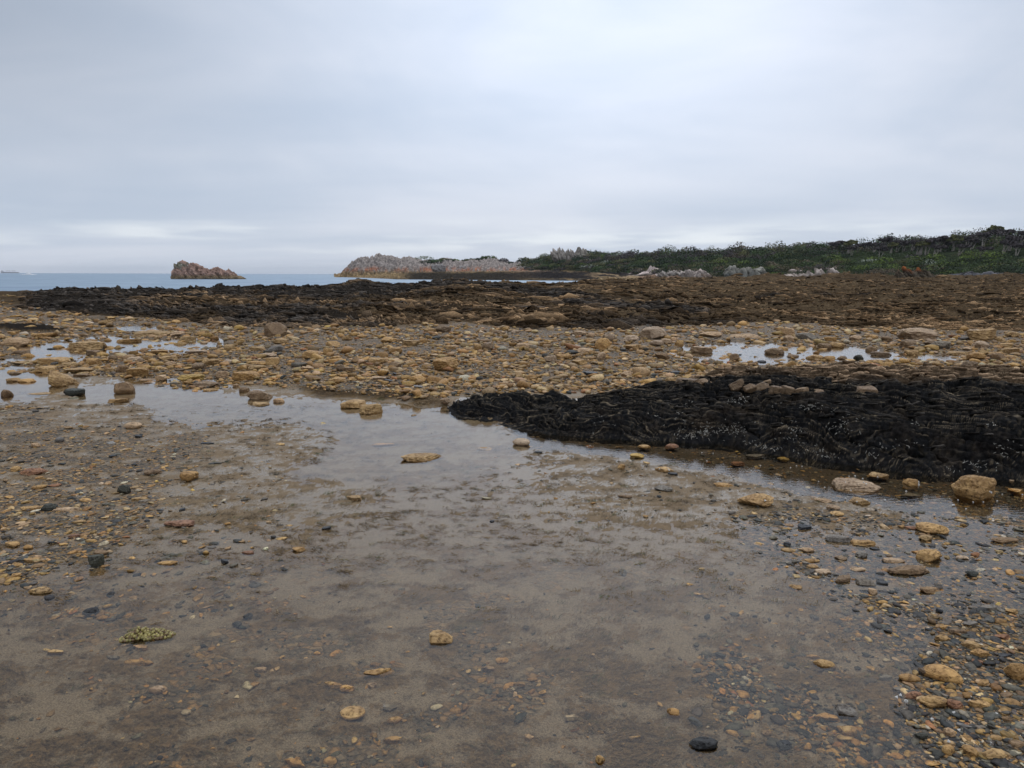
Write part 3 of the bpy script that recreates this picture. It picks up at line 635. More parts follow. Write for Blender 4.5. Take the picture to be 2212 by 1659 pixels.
Z[4] = ((0, 1500), """845 352 105 58 P t|2090 325 60 26 P y|1205 687 120 76 B o|965 652 115 55 R b|190 652 150 60 F r|90 622 70 40 R o|795 772 85 72 B n|235 742 100 40 F o|340 727 80 30 R r|540 822 115 30 L o|890 817 100 30 F o|375 437 55 42 P g|215 470 65 38 T t
430 352 60 32 F b|720 447 80 26 F g|785 489 75 20 P t|720 537 55 24 S k|890 407 45 24 S k|1335 452 90 20 S k|1380 580 85 16 S k|1005 697 35 26 P y|1240 757 45 30 P y|1060 600 95 20 F o|1810 454 80 20 F o|300 882 90 60 R n|190 877 150 36 F o
420 887 170 36 F t|510 742 80 26 F o|1145 985 200 58 R r|600 1250 95 92 B n|640 1172 100 44 F b|1070 1237 140 42 F o|780 1267 80 26 F o|850 1197 55 30 P o|190 1217 120 38 F o|230 1252 80 36 R b|90 1322 60 46 R o|240 1417 130 50 F o|880 1307 55 26 S k
925 1302 50 28 P o|985 1302 45 28 F o|1075 1282 60 36 R b|460 1297 40 20 P o|1600 1167 85 32 F r|1300 1167 60 28 S k|1365 1130 55 28 S g|1450 1230 45 46 S k|1470 1130 60 26 R b|1925 1147 85 36 F o|1820 1067 75 24 F o|1870 982 50 16 F o|2110 1007 60 34 S k
1560 1087 50 26 T b|1175 882 40 24 S k|60 1112 110 36 F o|485 1052 100 26 F r|500 962 90 26 F o|400 1107 60 26 F o|120 970 60 30 F t|60 870 80 24 F o|430 990 60 22 R b|25 690 50 30 R b|650 710 50 20 P t|300 640 40 16 P p""")
Z[7] = ((0, 2200), """570 432 115 65 T k|250 287 130 45 F o|740 647 60 22 F o|810 622 70 24 F t|900 652 110 38 F t|890 752 180 45 F o|1010 937 110 62 P t|1820 707 50 30 R o|1680 792 80 40 R t|1762 792 42 28 P t|1640 892 60 40 R o|1195 1072 60 42 P p
1340 377 70 20 F t|1960 307 60 22 F o|1530 967 40 30 B p|2130 1405 80 66 P o|1900 1410 150 50 F o|2160 902 130 46 F o|1390 847 60 20 F o|350 680 110 36 F o|720 710 90 30 R g|830 440 80 24 F o|460 392 50 18 F o|1265 332 40 20 P o|1300 352 40 20 P o""")
Z[9] = ((1366, 2300), """640 462 150 112 B o|235 662 190 52 F o|195 732 60 42 R t|60 947 150 104 P o|30 762 90 56 R o|340 967 90 52 P o|310 892 90 60 S g|425 927 55 36 P g|1040 577 80 52 R o|1155 727 75 36 B o|1110 742 40 20 P p|1125 787 60 36 P t|950 622 90 30 F t
1490 947 75 42 B p|1080 447 35 18 P p|2155 932 80 72 R o|1515 1012 80 26 F r|1215 1077 60 42 F t|325 1097 110 56 F o|1900 1072 80 32 F o|2060 852 60 32 F o|1300 772 55 36 R o|1680 1242 60 72 R o|500 415 30 14 P p|1340 190 30 14 P p|310 345 40 18 P o|100 232 60 20 F t|430 505 34 18 P o""")
Z[8] = ((2732, 2200), """930 777 140 78 T o|845 702 90 26 F o|1225 784 60 34 P o|1485 862 120 66 P o|1520 812 45 42 P o|1715 860 225 130 L o|1615 827 120 66 B b|2185 852 120 132 R o|1075 1102 140 96 B g|925 1117 165 60 F o|1000 1167 120 52 F g|1085 1217 110 82 B o
1250 1142 80 42 R b|145 1312 170 98 R k|670 1302 90 66 B k|550 1207 60 42 P t|985 907 60 32 P t|1390 722 60 30 P t|1320 847 85 38 S g|1410 922 80 36 S g|1895 642 135 50 F o|1945 697 115 60 F o|1920 752 75 52 R r|1850 747 45 30 P t|1795 552 110 46 R b
1710 517 70 36 R o|1690 592 85 46 R o|1880 502 80 52 S g|1790 477 75 30 F t|2060 362 75 30 R y|1990 392 100 42 S g|2150 417 85 36 F o|2085 582 110 36 F r|2100 702 75 36 S k|1955 887 85 50 F o|1735 892 85 36 S k|1630 887 60 32 P t|1650 1032 160 92 R o
1780 1042 110 82 R r|1940 1032 125 56 F o|1510 967 110 50 T r|1740 1222 75 72 T t|1735 1337 70 76 P o|1400 1297 55 42 P t|2040 1242 70 46 P o|2040 1372 130 84 R o|1205 1307 45 30 S k|380 417 80 24 F o|765 397 45 30 P o|1390 317 45 28 P o|1380 437 45 26 P o
740 262 80 46 B o|1675 412 45 38 S k|1200 242 115 70 B g|1295 237 75 46 S k|1620 287 150 56 F b|1480 227 70 30 P o|1240 292 60 50 F t|50 237 55 32 P o|1900 182 90 60 R n|1790 212 70 26 F o|1045 212 130 56 F b|1085 277 55 22 P o|930 1260 60 36 F b|1880 1345 90 80 T o
2190 1300 90 70 R b|1560 1230 80 50 R n|1600 1330 50 30 P o|2100 1010 60 26 P o|1830 1160 90 36 S g|1540 1010 60 24 F r|2110 1110 70 36 R b|620 560 40 20 P p|240 850 60 26 F g|1010 560 50 18 F o|410 845 70 30 F p|1060 1365 40 20 P p|570 1180 50 20 P y""")
ANCH = {  # (list, x, y): (label, short name)
 (1, 1770, 805): ('large round brown boulder standing at the foot of the black reef', 'the brown boulder at the reef foot'),
 (1, 70, 875): ('broad tan boulder cut by the left edge beside far shallow pools', 'the broad tan left-edge boulder'),
 (1, 530, 895): ('wide flat ochre rock lying in the bright pool at left', 'the wide flat rock in the left pool'),
 (1, 300, 990): ('long flat ochre slab just below the bright left pool', 'the long slab below the left pool'),
 (1, 360, 1140): ('big ochre boulder leaning to the left in the shallow pool', 'the big leaning boulder'),
 (1, 785, 1180): ('cube-shaped brown boulder standing in the left shallows', 'the cube-shaped boulder'),
 (1, 455, 1190): ('dark weed-covered block between leaning boulder and cube boulder', 'the dark weedy block'),
 (1, 1665, 1220): ('dark layered block standing in the main pool', 'the dark layered pool block'),
 (1, 1210, 1100): ('yellow rounded boulder with wet foot at the pool edge', 'the yellow pool-edge boulder'),
 (1, 1570, 1095): ('striped ochre slab tilted up to the right above main pool', 'the striped tilted slab'),
 (1, 960, 815): ('long layered ochre slab between the small far left pools', 'the long layered far slab'),
 (1, 1760, 1000): ('upright angular ochre block among flat cobbles left of centre', 'the upright angular block'),
 (1, 2000, 955): ('thick ochre rock in the cobbles below the brown reef boulder', 'the thick ochre rock'),
 (1, 1540, 765): ('small bright yellow oval stone standing in the pool at reef foot', 'the bright yellow oval stone'),
 (2, 655, 780): ('round brown boulder at the reef foot near the middle', 'the middle reef-foot boulder'),
 (2, 670, 1032): ('largest ochre boulder in the centre of the cobble field', 'the central ochre boulder'),
 (2, 180, 1312): ('bright ochre boulder of a touching pair at the pool edge', 'the bright boulder of the pool pair'),
 (2, 65, 1278): ('browner left boulder of the touching pair in the pool', 'the brown boulder of the pool pair'),
 (2, 1695, 892): ('pointed ochre boulder right of centre in the cobble field', 'the pointed ochre boulder'),
 (2, 2030, 828): ('large pointed tan boulder beside the far right pool', 'the large pointed tan boulder'),
 (2, 945, 897): ('brown rounded half of a split boulder in the cobble field', 'the split brown boulder'),
 (2, 1445, 952): ('long ochre boulder lying right of the cobble field centre', 'the long cobble-field boulder'),
 (3, 420, 832): ('broad peaked tan rock at the back of the right pool', 'the broad peaked tan rock'),
 (3, 605, 927): ('brown oval boulder standing alone in the bright right pool', 'the brown boulder in the right pool'),
 (3, 815, 827): ('smooth grey boulder behind the bright right pool', 'the smooth grey boulder'),
 (3, 1565, 824): ('largest tan boulder at the back of the cobbles at right', 'the largest tan back boulder'),
 (3, 1985, 828): ('big striped ochre boulder near the right edge of the cobbles', 'the big striped right boulder'),
 (3, 1475, 888): ('tall brown boulder below the largest tan boulder', 'the tall brown boulder'),
 (3, 1880, 1022): ('brown block behind the slate outcrop near the right', 'the brown block behind the outcrop'),
 (3, 335, 967): ('small peaked brown stone standing in the right pool', 'the peaked stone in the right pool'),
 (3, 1020, 882): ('ochre boulder with a dark twin at the pool in the right cobbles', 'the ochre right-pool boulder'),
 (6, 500, 1020): ('domed ochre rock at the brown channel edge below the outcrop', 'the domed channel-edge rock'),
 (6, 1165, 942): ('large flat-topped tan slab with dark layers below the outcrop', 'the flat-topped layered slab'),
 (6, 1950, 1000): ('largest foreground boulder, ochre and lumpy, at the right edge', 'the largest lumpy boulder'),
 (6, 1655, 1200): ('round ochre boulder balanced on smaller stones at right', 'the balanced round boulder'),
 (6, 1635, 1382): ('pointed ochre boulder in the gravel below the balanced boulder', 'the pointed gravel boulder'),
 (6, 1480, 1462): ('wide cracked brown rock in the right gravel', 'the wide cracked rock'),
 (6, 1025, 1247): ('flat grey angular slab at the top of the right gravel', 'the flat grey gravel slab'),
 (6, 690, 1312): ('smooth oval ochre stone at the left tip of the right gravel', 'the oval stone at the gravel tip'),
 (5, 1165, 460): ('smooth half-round tan cobble with snails at the channel mouth', 'the half-round tan cobble'),
 (5, 515, 572): ('long layered ochre slab lying across the middle of the pool', 'the long mid-pool slab'),
 (5, 1960, 442): ('upper stone of two smooth ones stacked below the outcrop', 'the upper stacked stone'),
 (5, 2145, 487): ('reddish angled rock at the outcrop foot', 'the reddish rock at the outcrop foot'),
 (5, 2100, 634): ('bright orange stone with white snails beside a black chip', 'the orange snail stone'),
 (5, 2095, 757): ('domed grey brown stone in the mud right of centre', 'the domed mud stone'),
 (5, 1815, 614): ('small upright orange stone on the mud below the channel', 'the small upright orange stone'),
 (5, 925, 492): ('small ochre stone with snails left of the half-round cobble', 'the small snail stone'),
 (5, 75, 814): ('little layered ochre stone alone on the central mud', 'the lone layered mud stone'),
 (4, 845, 352): ('pale tan oval cobble alone on the mud at left', 'the lone pale oval cobble'),
 (4, 1205, 687): ('angular orange tan cobble on the mud left of centre', 'the angular orange cobble'),
 (4, 965, 652): ('mud-brown rounded cobble left of the angular orange cobble', 'the mud-brown cobble'),
 (4, 190, 652): ('long reddish orange stone in the left gravel', 'the long reddish gravel stone'),
 (4, 795, 772): ('dark angular stone under a tan one in left gravel', 'the dark angular gravel stone'),
 (4, 1145, 985): ('long red brown stone tapering left on the mud', 'the long red brown stone'),
 (4, 600, 1250): ('dark striped upright block in the mud at lower left', 'the dark striped block'),
 (4, 1070, 1237): ('long smooth orange stone right of the dark striped block', 'the long orange stone'),
 (4, 540, 822): ('curved finger of ochre stone in the left gravel', 'the curved ochre finger stone'),
 (4, 190, 1217): ('flat bright ochre stone near the left edge gravel end', 'the bright left-edge stone'),
 (4, 240, 1417): ('flat orange stone half sunk in mud at the lower left', 'the half-sunk orange stone'),
 (7, 570, 432): ('pointed black slate piece sticking out of the water at lower left', 'the pointed black piece'),
 (7, 890, 752): ('submerged long orange stone below the beaded seaweed', 'the submerged orange stone'),
 (7, 1010, 937): ('submerged pale round stone in the lower left water', 'the submerged pale stone'),
 (9, 640, 462): ('angular ochre rock standing out of the foreground water', 'the angular foreground rock'),
 (9, 60, 947): ('large submerged orange oval stone at lower centre', 'the large submerged oval stone'),
 (9, 1490, 947): ('pale rectangular submerged pebble at lower centre', 'the pale rectangular pebble'),
 (8, 930, 777): ('ochre wedge of rock in shallow water left of the right gravel', 'the ochre wedge rock'),
 (8, 1485, 862): ('smooth oval orange stone beside the curved finger stone', 'the smooth oval orange stone'),
 (8, 1715, 860): ('long curved ochre stone like a finger in right gravel', 'the long curved right stone'),
 (8, 2185, 852): ('round ochre rock cut by the right edge', 'the round right-edge rock'),
 (8, 925, 1117): ('bright orange flat stone in the lower right shallows', 'the bright orange flat stone'),
 (8, 1085, 1217): ('bright orange angular stone below the grey oval one', 'the bright orange angular stone'),
 (8, 145, 1312): ('round black rock near the bottom edge of the photo', 'the round black rock'),
 (8, 1650, 1032): ('knobbly orange brown rock in lower right gravel', 'the knobbly orange rock'),
 (8, 2040, 1372): ('orange rock with shells at the bottom right corner', 'the bottom-corner orange rock'),
 (8, 1735, 1337): ('smooth tan egg-shaped stone in the bottom right gravel', 'the egg-shaped stone'),
 (8, 1895, 642): ('flat orange stone in the right gravel above the curved finger', 'the flat orange gravel stone'),
 (8, 1620, 287): ('dark red brown ridged stone in the right gravel', 'the dark ridged stone'),
}
stones = []     # dict per stone
K = 1366 / 2212 * 2212 / 4096
for zi, (org, txt) in Z.items():
    for e in txt.replace('\n', '|').split('|'):
        a = e.split()
        if len(a) != 6: continue
        x, y, ww, hh = map(float, a[:4]); kd, cl = a[4], a[5]
        U = org[0] * 0.54004 + x * K; V = org[1] * 0.54004 + y * K
        stones.append(dict(U=U, V=V, w=ww * K, h=hh * K, kd=kd, cl=cl, key=(zi, int(x), int(y))))
taken = []
def place(s, z0=None):
    U, V = s['U'], s['V']; zz = 0.0
    for _ in range(2):
        x, y = unproj(U, V, zz); zz = float(gh(x, y)[0]); zz = max(min(zz, 0.15), -0.03)
    if z0 is not None: zz = z0
    x, y = unproj(U, V, zz)
    dist = math.hypot(y, CAMZ); m = dist / FS; el = math.atan2(CAMZ - zz, y)
    W = s['w'] * m; dep = 0.8 * W; Hs = s['h'] * m
    Hh = (Hs - dep * math.sin(el)) / math.cos(el)
    if Hh < 0.42 * Hs: dep = 0.55 * Hs / math.sin(el); dep = min(dep, 0.95 * W); Hh = max((Hs - dep * math.sin(el)) / math.cos(el), 0.3 * Hs)
    s.update(x=float(x), y=float(y + dep * 0.45), z=float(zz), W=W, D=dep, H=Hh)
rr = random.Random(3); objs = []
for s in stones:
    place(s)
    me = rr.choice(PROTO[s['kd']]); slate = s['kd'] == 'S' or s['cl'] == 'k'
    o = bpy.data.objects.new('slate_piece' if slate else 'rock', me); C.objects.link(o)
    sink = 0.22
    lean = rr.uniform(-.12, .12)
    o.location = (s['x'], s['y'], s['z'] + s['H'] * (0.5 - sink * 0.5)); o.scale = (s['W'], s['D'], s['H'] * (1 + sink))
    o.rotation_euler = (0, 0, rr.uniform(-0.3, 0.3) + (PI if rr.random() < .5 else 0))
    if s['kd'] == 'L': o.rotation_euler = (0, 0.0, -0.55)
    if s['key'] == (1, 360, 1140): o.rotation_euler = (0, 0.45, 0.1)
    c = COLS[s['cl']]; v = rr.uniform(0.85, 1.15); hsh = rr.uniform(-0.06, 0.06)
    o.color = (c[0] * v * (1 + hsh), c[1] * v, c[2] * v * (1 - hsh * 2), 1)
    s['o'] = o; taken.append((s['x'], s['y'], max(s['W'], s['D']) * 0.5))
# labels: anchors are named by hand, every other stone by rank and side from its nearest anchor
for s in stones:
    s['anchor'] = s['key'] in ANCH
anch = [s for s in stones if s['anchor']]
miss = [k for k in ANCH if k not in {s['key'] for s in stones}]
if miss: print('MISSING ANCHORS', miss)
ORD = ['nearest', 'second', 'third', 'fourth', 'fifth', 'sixth', 'seventh', 'eighth', 'ninth', 'tenth', 'eleventh', 'twelfth', 'thirteenth', 'fourteenth', 'fifteenth', 'sixteenth']
buck = {}
for s in stones:
    if s['anchor']:
        s['o']['label'] = ANCH[s['key']][0]; continue
    a = min(anch, key=lambda q: (q['U'] - s['U']) ** 2 + ((q['V'] - s['V']) * 2.0) ** 2)
    du, dv = s['U'] - a['U'], (s['V'] - a['V']) * 2.0
    side = ('right of' if du > 0 else 'left of') if abs(du) > abs(dv) else ('in front of' if dv > 0 else 'behind')
    buck.setdefault((a['key'], side), []).append((du * du + dv * dv, s, a))
for (k, side), lst in buck.items():
    lst.sort(key=lambda q: q[0])
    for i, (_, s, a) in enumerate(lst):
        s['o']['label'] = '%s %s stone, %s one %s %s' % (CNAME[s['cl']], SNAME[s['kd']], ORD[min(i, 15)], side, ANCH[a['key']][1])
for s in stones:
    sl = s['o'].name.startswith('slate'); s['o']['category'] = 'slate piece' if sl else 'rock'
    s['o']['group'] = 'dark slate pieces lying on the shore' if sl else 'ochre and tan rocks scattered over the tidal flat'
print('stones', len(stones))
# keep the 300 rocks that show largest; the rest join the heap of small stones further down
rocks_sorted = sorted([s for s in stones if s['o'].name.startswith('rock') and not s['anchor']], key=lambda s: -s['w'] * s['h'])
n_anch = sum(1 for s in stones if s['anchor'] and s['o'].name.startswith('rock'))
extra = rocks_sorted[300 - n_anch:]

# ------------------------------------------------------------------ uncountable small stones
def heap(name, x, y, z, w_, d_, h_, col, sub, label, cat, mat, flat=None, tilt=0.35, seed=1):
    N = len(x); v0, f0 = ICO[sub]; r = np.random.default_rng(seed)
    nv = len(v0); out = np.empty((N, nv, 3), np.float32)
    # eight base forms, then an own rotation, stretch and cut for each
    forms = []
    for k in range(12):
        rk = np.random.default_rng(seed * 100 + k); v = v0.copy()
        for _ in range(9):
            d = rk.normal(size=3); d /= np.linalg.norm(d); t = v @ d; v = v - np.outer(np.maximum(t - rk.uniform(.4, .85), 0), d)
        v = v + v0 * rk.normal(scale=0.035 if sub > 1 else .12, size=(nv, 1)); v /= np.abs(v).max(0); forms.append(v)
    forms = np.array(forms)[r.integers(0, 12, N)]
    forms = forms * (np.stack([w_, d_, h_], 1) / 2)[:, None, :]
    rz = r.uniform(0, 2 * PI, N); tx = r.normal(scale=tilt, size=N)
    c, s = np.cos(tx), np.sin(tx); Y = forms[:, :, 1] * c[:, None] - forms[:, :, 2] * s[:, None]; Zv = forms[:, :, 1] * s[:, None] + forms[:, :, 2] * c[:, None]
    c, s = np.cos(rz), np.sin(rz); X = forms[:, :, 0] * c[:, None] - Y * s[:, None]; Y2 = forms[:, :, 0] * s[:, None] + Y * c[:, None]
    out[:, :, 0] = X + x[:, None]; out[:, :, 1] = Y2 + y[:, None]; out[:, :, 2] = Zv + (z + h_ * 0.22)[:, None]
    f = (f0[None] + (np.arange(N) * nv)[:, None, None]).reshape(-1, 3)
    o = mesh_obj(name, out.reshape(-1, 3), f, mat, smooth=False, attrs={'col': np.repeat(col, nv, 0)})
    return tag(o, label, cat, kind='stuff')
PAL = np.array([.92, .86, .74]) * np.array([(0.44, 0.27, .105), (.40, .25, .10), (.46, .32, .19), (.38, .22, .085), (.30, .19, .09), (.50, .37, .2), (.24, .16, .09), (.36, .17, .08), (.05, .052, .055), (.08, .08, .078), (.17, .155, .13), (.11, .10, .09), (.52, .46, .36)])
def pick_cols(N, wts, r):
    i = r.choice(len(PAL), N, p=np.array(wts) / sum(wts)); return PAL[i] * r.uniform(0.5, 1.14, (N, 1)) * r.uniform(.95, 1.05, (N, 3))
W_COB = [9, 8, 7, 6, 6, 3, 3, .6, .5, .6, 1.2, .6, .6]; W_PEB = [4, 4, 4, 3, 3, 2, 3, .3, 5, 5, 5, 5, 1.5]; W_DARK = [2.4, 2.2, 2.2, 1.5, 2, 1.4, 2.5, .25, 7, 7, 7, 6, 1.2]
def scatter(N, umin, umax, vmin, vmax, seed, power=1.0):
    r = np.random.default_rng(seed); U = r.uniform(umin, umax, N); V = vmin + (vmax - vmin) * r.uniform(0, 1, N) ** power
    x, y = unproj(U, V, 0.0); return x, y, U, V, r
def cobble_field():
    # fist-sized to head-sized stones of the middle distance
    x, y, U, V, r = scatter(46000, -700, 2950, 636, 872, 61, 0.85)
    z, _, _, grav, black, brown, chan, mt, reef, cob = ground_fields(x, y)
    dens = fb2(x * .35, y * .35, 3, 401) + 0.25
    near = sst(V, 660, 800)
    keep = (cob > 0.4) & (reef < 0.35) & (y < 62) & (black < .5) & (r.uniform(0, 1, len(x)) < np.clip(0.52 + dens * 1.4, 0.08, 1) * np.where(V > 800, .6, 1)) & ((z > -0.04) | (r.uniform(size=len(x)) < .25))
    # no overlap with the rocks placed one by one
    tx = np.array([t[0] for t in taken]); ty = np.array([t[1] for t in taken]); tr = np.array([t[2] for t in taken])
    for i in range(len(tx)): keep &= ~(((x - tx[i]) ** 2 + (y - ty[i]) ** 2) < (tr[i] * 0.8) ** 2)
    x, y, z, V, U = x[keep], y[keep], z[keep], V[keep], U[keep]; N = len(x)
    s = np.exp(r.normal(math.log(0.066), 0.45, N)) * (1 + 0.45 * (1 - sst(V, 690, 800)) + 1.2 * (1 - sst(V, 640, 680))); s = np.clip(s, .025, .3)
    heap('cobbles', x, y, z, s * r.uniform(1, 1.5, N), s * r.uniform(.7, 1.1, N), s * r.uniform(.35, .75, N), pick_cols(N, W_COB, r), 2,
         'countless ochre and tan cobbles paving the middle of the shore', 'cobbles', M_pebble, tilt=0.2, seed=5)
    print('cobbles', N)
    x, y, U, V, r = scatter(60000, -500, 2750, 655, 890, 62, 0.7)
    z, _, _, grav, black, brown, chan, mt, reef, cob = ground_fields(x, y)
    keep = (grav > .35) & (reef < .3) & (z > -0.05) & (black < .4) & (r.uniform(size=len(x)) < .8)
    x, y, z, V = x[keep], y[keep], z[keep], V[keep]; N = len(x)
    s = np.clip(np.exp(r.normal(math.log(0.028), .4, N)), .012, .07)
    heap('shingle', x, y, z, s * r.uniform(1, 1.6, N), s * r.uniform(.7, 1.1, N), s * r.uniform(.25, .6, N), pick_cols(N, W_PEB, r), 1,
         'fine mixed shingle filling the gaps between the cobbles', 'shingle', M_pebble, tilt=0.15, seed=6)
    print('shingle', N)
cobble_field()
def near_gravel():
    X = []; 
    for seed, N, (u0, u1, v0, v1), base, sg, wts, lim in ((71, 26000, (-500, 620, 880, 1330), .0125, .66, W_PEB, .45), (72, 60000, (1500, 2700, 1040, 1900), .0098, .66, W_DARK, .3),
                                                      (73, 9000, (1050, 2600, 930, 1130), .017, .5, W_DARK, .3), (74, 12000, (-300, 2400, 1200, 1900), .011, .6, W_PEB, .45)):
        x, y, U, V, r = scatter(N, u0, u1, v0, v1, seed)
        z, _, _, grav, black, brown, chan, mt, reef, cob = ground_fields(x, y)
        # a few stones stray out on to the mud
        pr = np.where(grav > lim, 1.0, 0.13); keep = r.uniform(size=len(x)) < pr
        keep &= sdpoly(x, y, OUT_POLY) > 0.0
        x, y, z = x[keep], y[keep], z[keep]; N = len(x)
        s = np.clip(np.exp(r.normal(math.log(base), sg, N)), .005, .055)
        X.append((x, y, z, s * r.uniform(1, 1.7, N), s * r.uniform(.7, 1.1, N), s * r.uniform(.12, .5, N), pick_cols(N, wts, r)))
    x, y, z, a, b, c = [np.concatenate([q[k] for q in X]) for k in range(6)]; col = np.concatenate([q[6] for q in X])
    heap('gravel', x, y, z, a, b, c, col, 2, 'wet gravel of slate chips and ochre pebbles along both sides of the mud', 'gravel', M_pebble, tilt=0.15, seed=8)
    print('gravel', len(x))
near_gravel()
# the smaller of the hand-placed rocks go into a heap too
if extra:
    ex = [s for s in extra]
    x = np.array([s['x'] for s in ex]); y = np.array([s['y'] for s in ex]); z = np.array([s['z'] for s in ex])
    col = np.array([s['o'].color[:3] for s in ex])
    for s in ex: bpy.data.objects.remove(s['o'])
    heap('small_stones', x, y, z, np.array([s['W'] for s in ex]), np.array([s['D'] for s in ex]), np.array([s['H'] for s in ex]) * 1.1, col, 3,
         'small stray ochre stones dotted over mud and gravel', 'stones', M_pebble, tilt=0.1, seed=9)
    print('extra', len(ex))

# ------------------------------------------------------------------ slate plates bristling from the reef
def plates(name, x, y, z, L, T, Hh, col, yaw, tilt, label, cat, mat, seed):
    """thin ragged plates: a six-sided outline with thickness"""
    N = len(x); r = np.random.default_rng(seed)
    prof = np.array([(-.5, -.45), (.5, -.45), (.46, .1), (.18, .5), (-.12, .32), (-.44, .2)], np.float32)
    P = np.repeat(prof[None], N, 0) + r.normal(scale=.09, size=(N, 6, 2)); v = np.zeros((N, 12, 3), np.float32)
    for k, sgn in ((0, -1), (6, 1)):
        v[:, k:k + 6, 0] = P[:, :, 0] * L[:, None]; v[:, k:k + 6, 2] = P[:, :, 1] * Hh[:, None]; v[:, k:k + 6, 1] = sgn * T[:, None] / 2 * (1 - 0.5 * (P[:, :, 1] > .15))
    c, s = np.cos(tilt)[:, None], np.sin(tilt)[:, None]; yy = v[:, :, 1] * c - v[:, :, 2] * s; zz = v[:, :, 1] * s + v[:, :, 2] * c
    c, s = np.cos(yaw)[:, None], np.sin(yaw)[:, None]; xx = v[:, :, 0] * c - yy * s; y2 = v[:, :, 0] * s + yy * c
    out = np.stack([xx + x[:, None], y2 + y[:, None], zz + z[:, None]], 2)
    f = [];  
    for i in range(6): j = (i + 1) % 6; f.append((i, j, j + 6, i + 6))
    f += [(0, 5, 4, 3), (0, 3, 2, 1), (6, 7, 8, 9), (6, 9, 10, 11)]
    f = (np.array(f)[None] + (np.arange(N) * 12)[:, None, None]).reshape(-1, 4)
    o = mesh_obj(name, out.reshape(-1, 3), f, mat, smooth=False, attrs={'col': (col[:, None, :] * np.tile(np.array([.8, .8, 1.6, 2.4, 2.0, 1.5]), 2)[None, :, None]).reshape(-1, 3)})  # upper edges lightened in the vertex colour, as painted highlights
    return tag(o, label, cat, kind='stuff')
def reef_plates():
    x, y, U, V, r = scatter(150000, -100, 2600, 603, 725, 91, 0.9)
    y = np.minimum(y, 150); 
    z, _, _, grav, black, brown, chan, mt, reef, cob = ground_fields(x, y)
    keep = (reef > .5) & (z > -.2) & (y < 149) & (r.uniform(size=len(x)) < .15 + 2.2 * np.clip(fb2(x * .5, y * .35, 4, 96) + .12, 0, 1)); x, y, z, black, U = x[keep], y[keep], z[keep], black[keep], U[keep]; N = len(x)
    calm = 1 - .3 * sst(U, 1300, 1700)
    sc = np.clip(np.exp(r.normal(-.35, .5, N)), .25, 2.4) * calm * (0.6 + y / 75)
    L = .20 * sc * (1 + 1.4 * (r.uniform(size=N) < .35)); T = .03 * sc; Hh = .13 * sc * r.uniform(.6, 1.4, N)
    yaw = -.35 + fb2(x * .2, y * .2, 2, 95) * 1.2 + r.normal(scale=.28, size=N); tilt = .75 + fb2(x * .15, y * .15, 2, 97) * .8 + r.normal(scale=.4, size=N)
    bl = np.array([.027, .0225, .0185])[None] * r.uniform(.6, 2.2, (N, 1)); bw = np.array([.12, .076, .040])[None] * r.uniform(.35, 1.5, (N, 1)) * (.25 + 1.5 * sst(fb2(x * .09, y * .3, 4, 99) + .35 * fb2(x * .5, y * .9, 2, 103), -.22, .32))[:, None]
    k = np.clip(black + r.normal(scale=.15, size=N), 0, 1)[:, None]
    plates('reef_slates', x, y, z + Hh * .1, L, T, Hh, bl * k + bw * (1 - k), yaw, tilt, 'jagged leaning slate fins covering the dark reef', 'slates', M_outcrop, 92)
    print('reef plates', N)
reef_plates()
def outcrop_plates():
    r = np.random.default_rng(97)
    p = (OD > .12).astype(float) * (ON[:, 2] > .55); U, V = proj(OV[:, 0], OV[:, 1], OV[:, 2]); p = p * (.3 + .9 * sst(V, 930, 850)); p /= p.sum()
    idx = rng.choice(len(OV), 2600, p=p); P = OV[idx]; N = len(P)
    U = U[idx]; y0, y1 = fade_rng(P[:, 0]); k = sst(P[:, 1], y0, y1)[:, None]
    sc = r.uniform(.6, 1.5, N) * (1 + .3 * k[:, 0]); bl = np.array([.019, .0165, .014])[None] * r.uniform(.5, 1.8, (N, 1)); bw = np.array([.17, .115, .07])[None] * r.uniform(.5, 1.5, (N, 1))
    mixk = k * .9
    yaw = -.12 + fb2(P[:, 0] * .8, P[:, 1] * .8, 2, 98) * .9 + r.normal(scale=.15, size=N); tilt = .85 + r.normal(scale=.18, size=N)
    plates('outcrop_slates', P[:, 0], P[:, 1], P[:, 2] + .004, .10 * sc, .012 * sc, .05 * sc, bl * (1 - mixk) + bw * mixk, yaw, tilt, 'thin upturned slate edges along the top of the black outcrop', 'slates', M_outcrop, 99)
outcrop_plates()
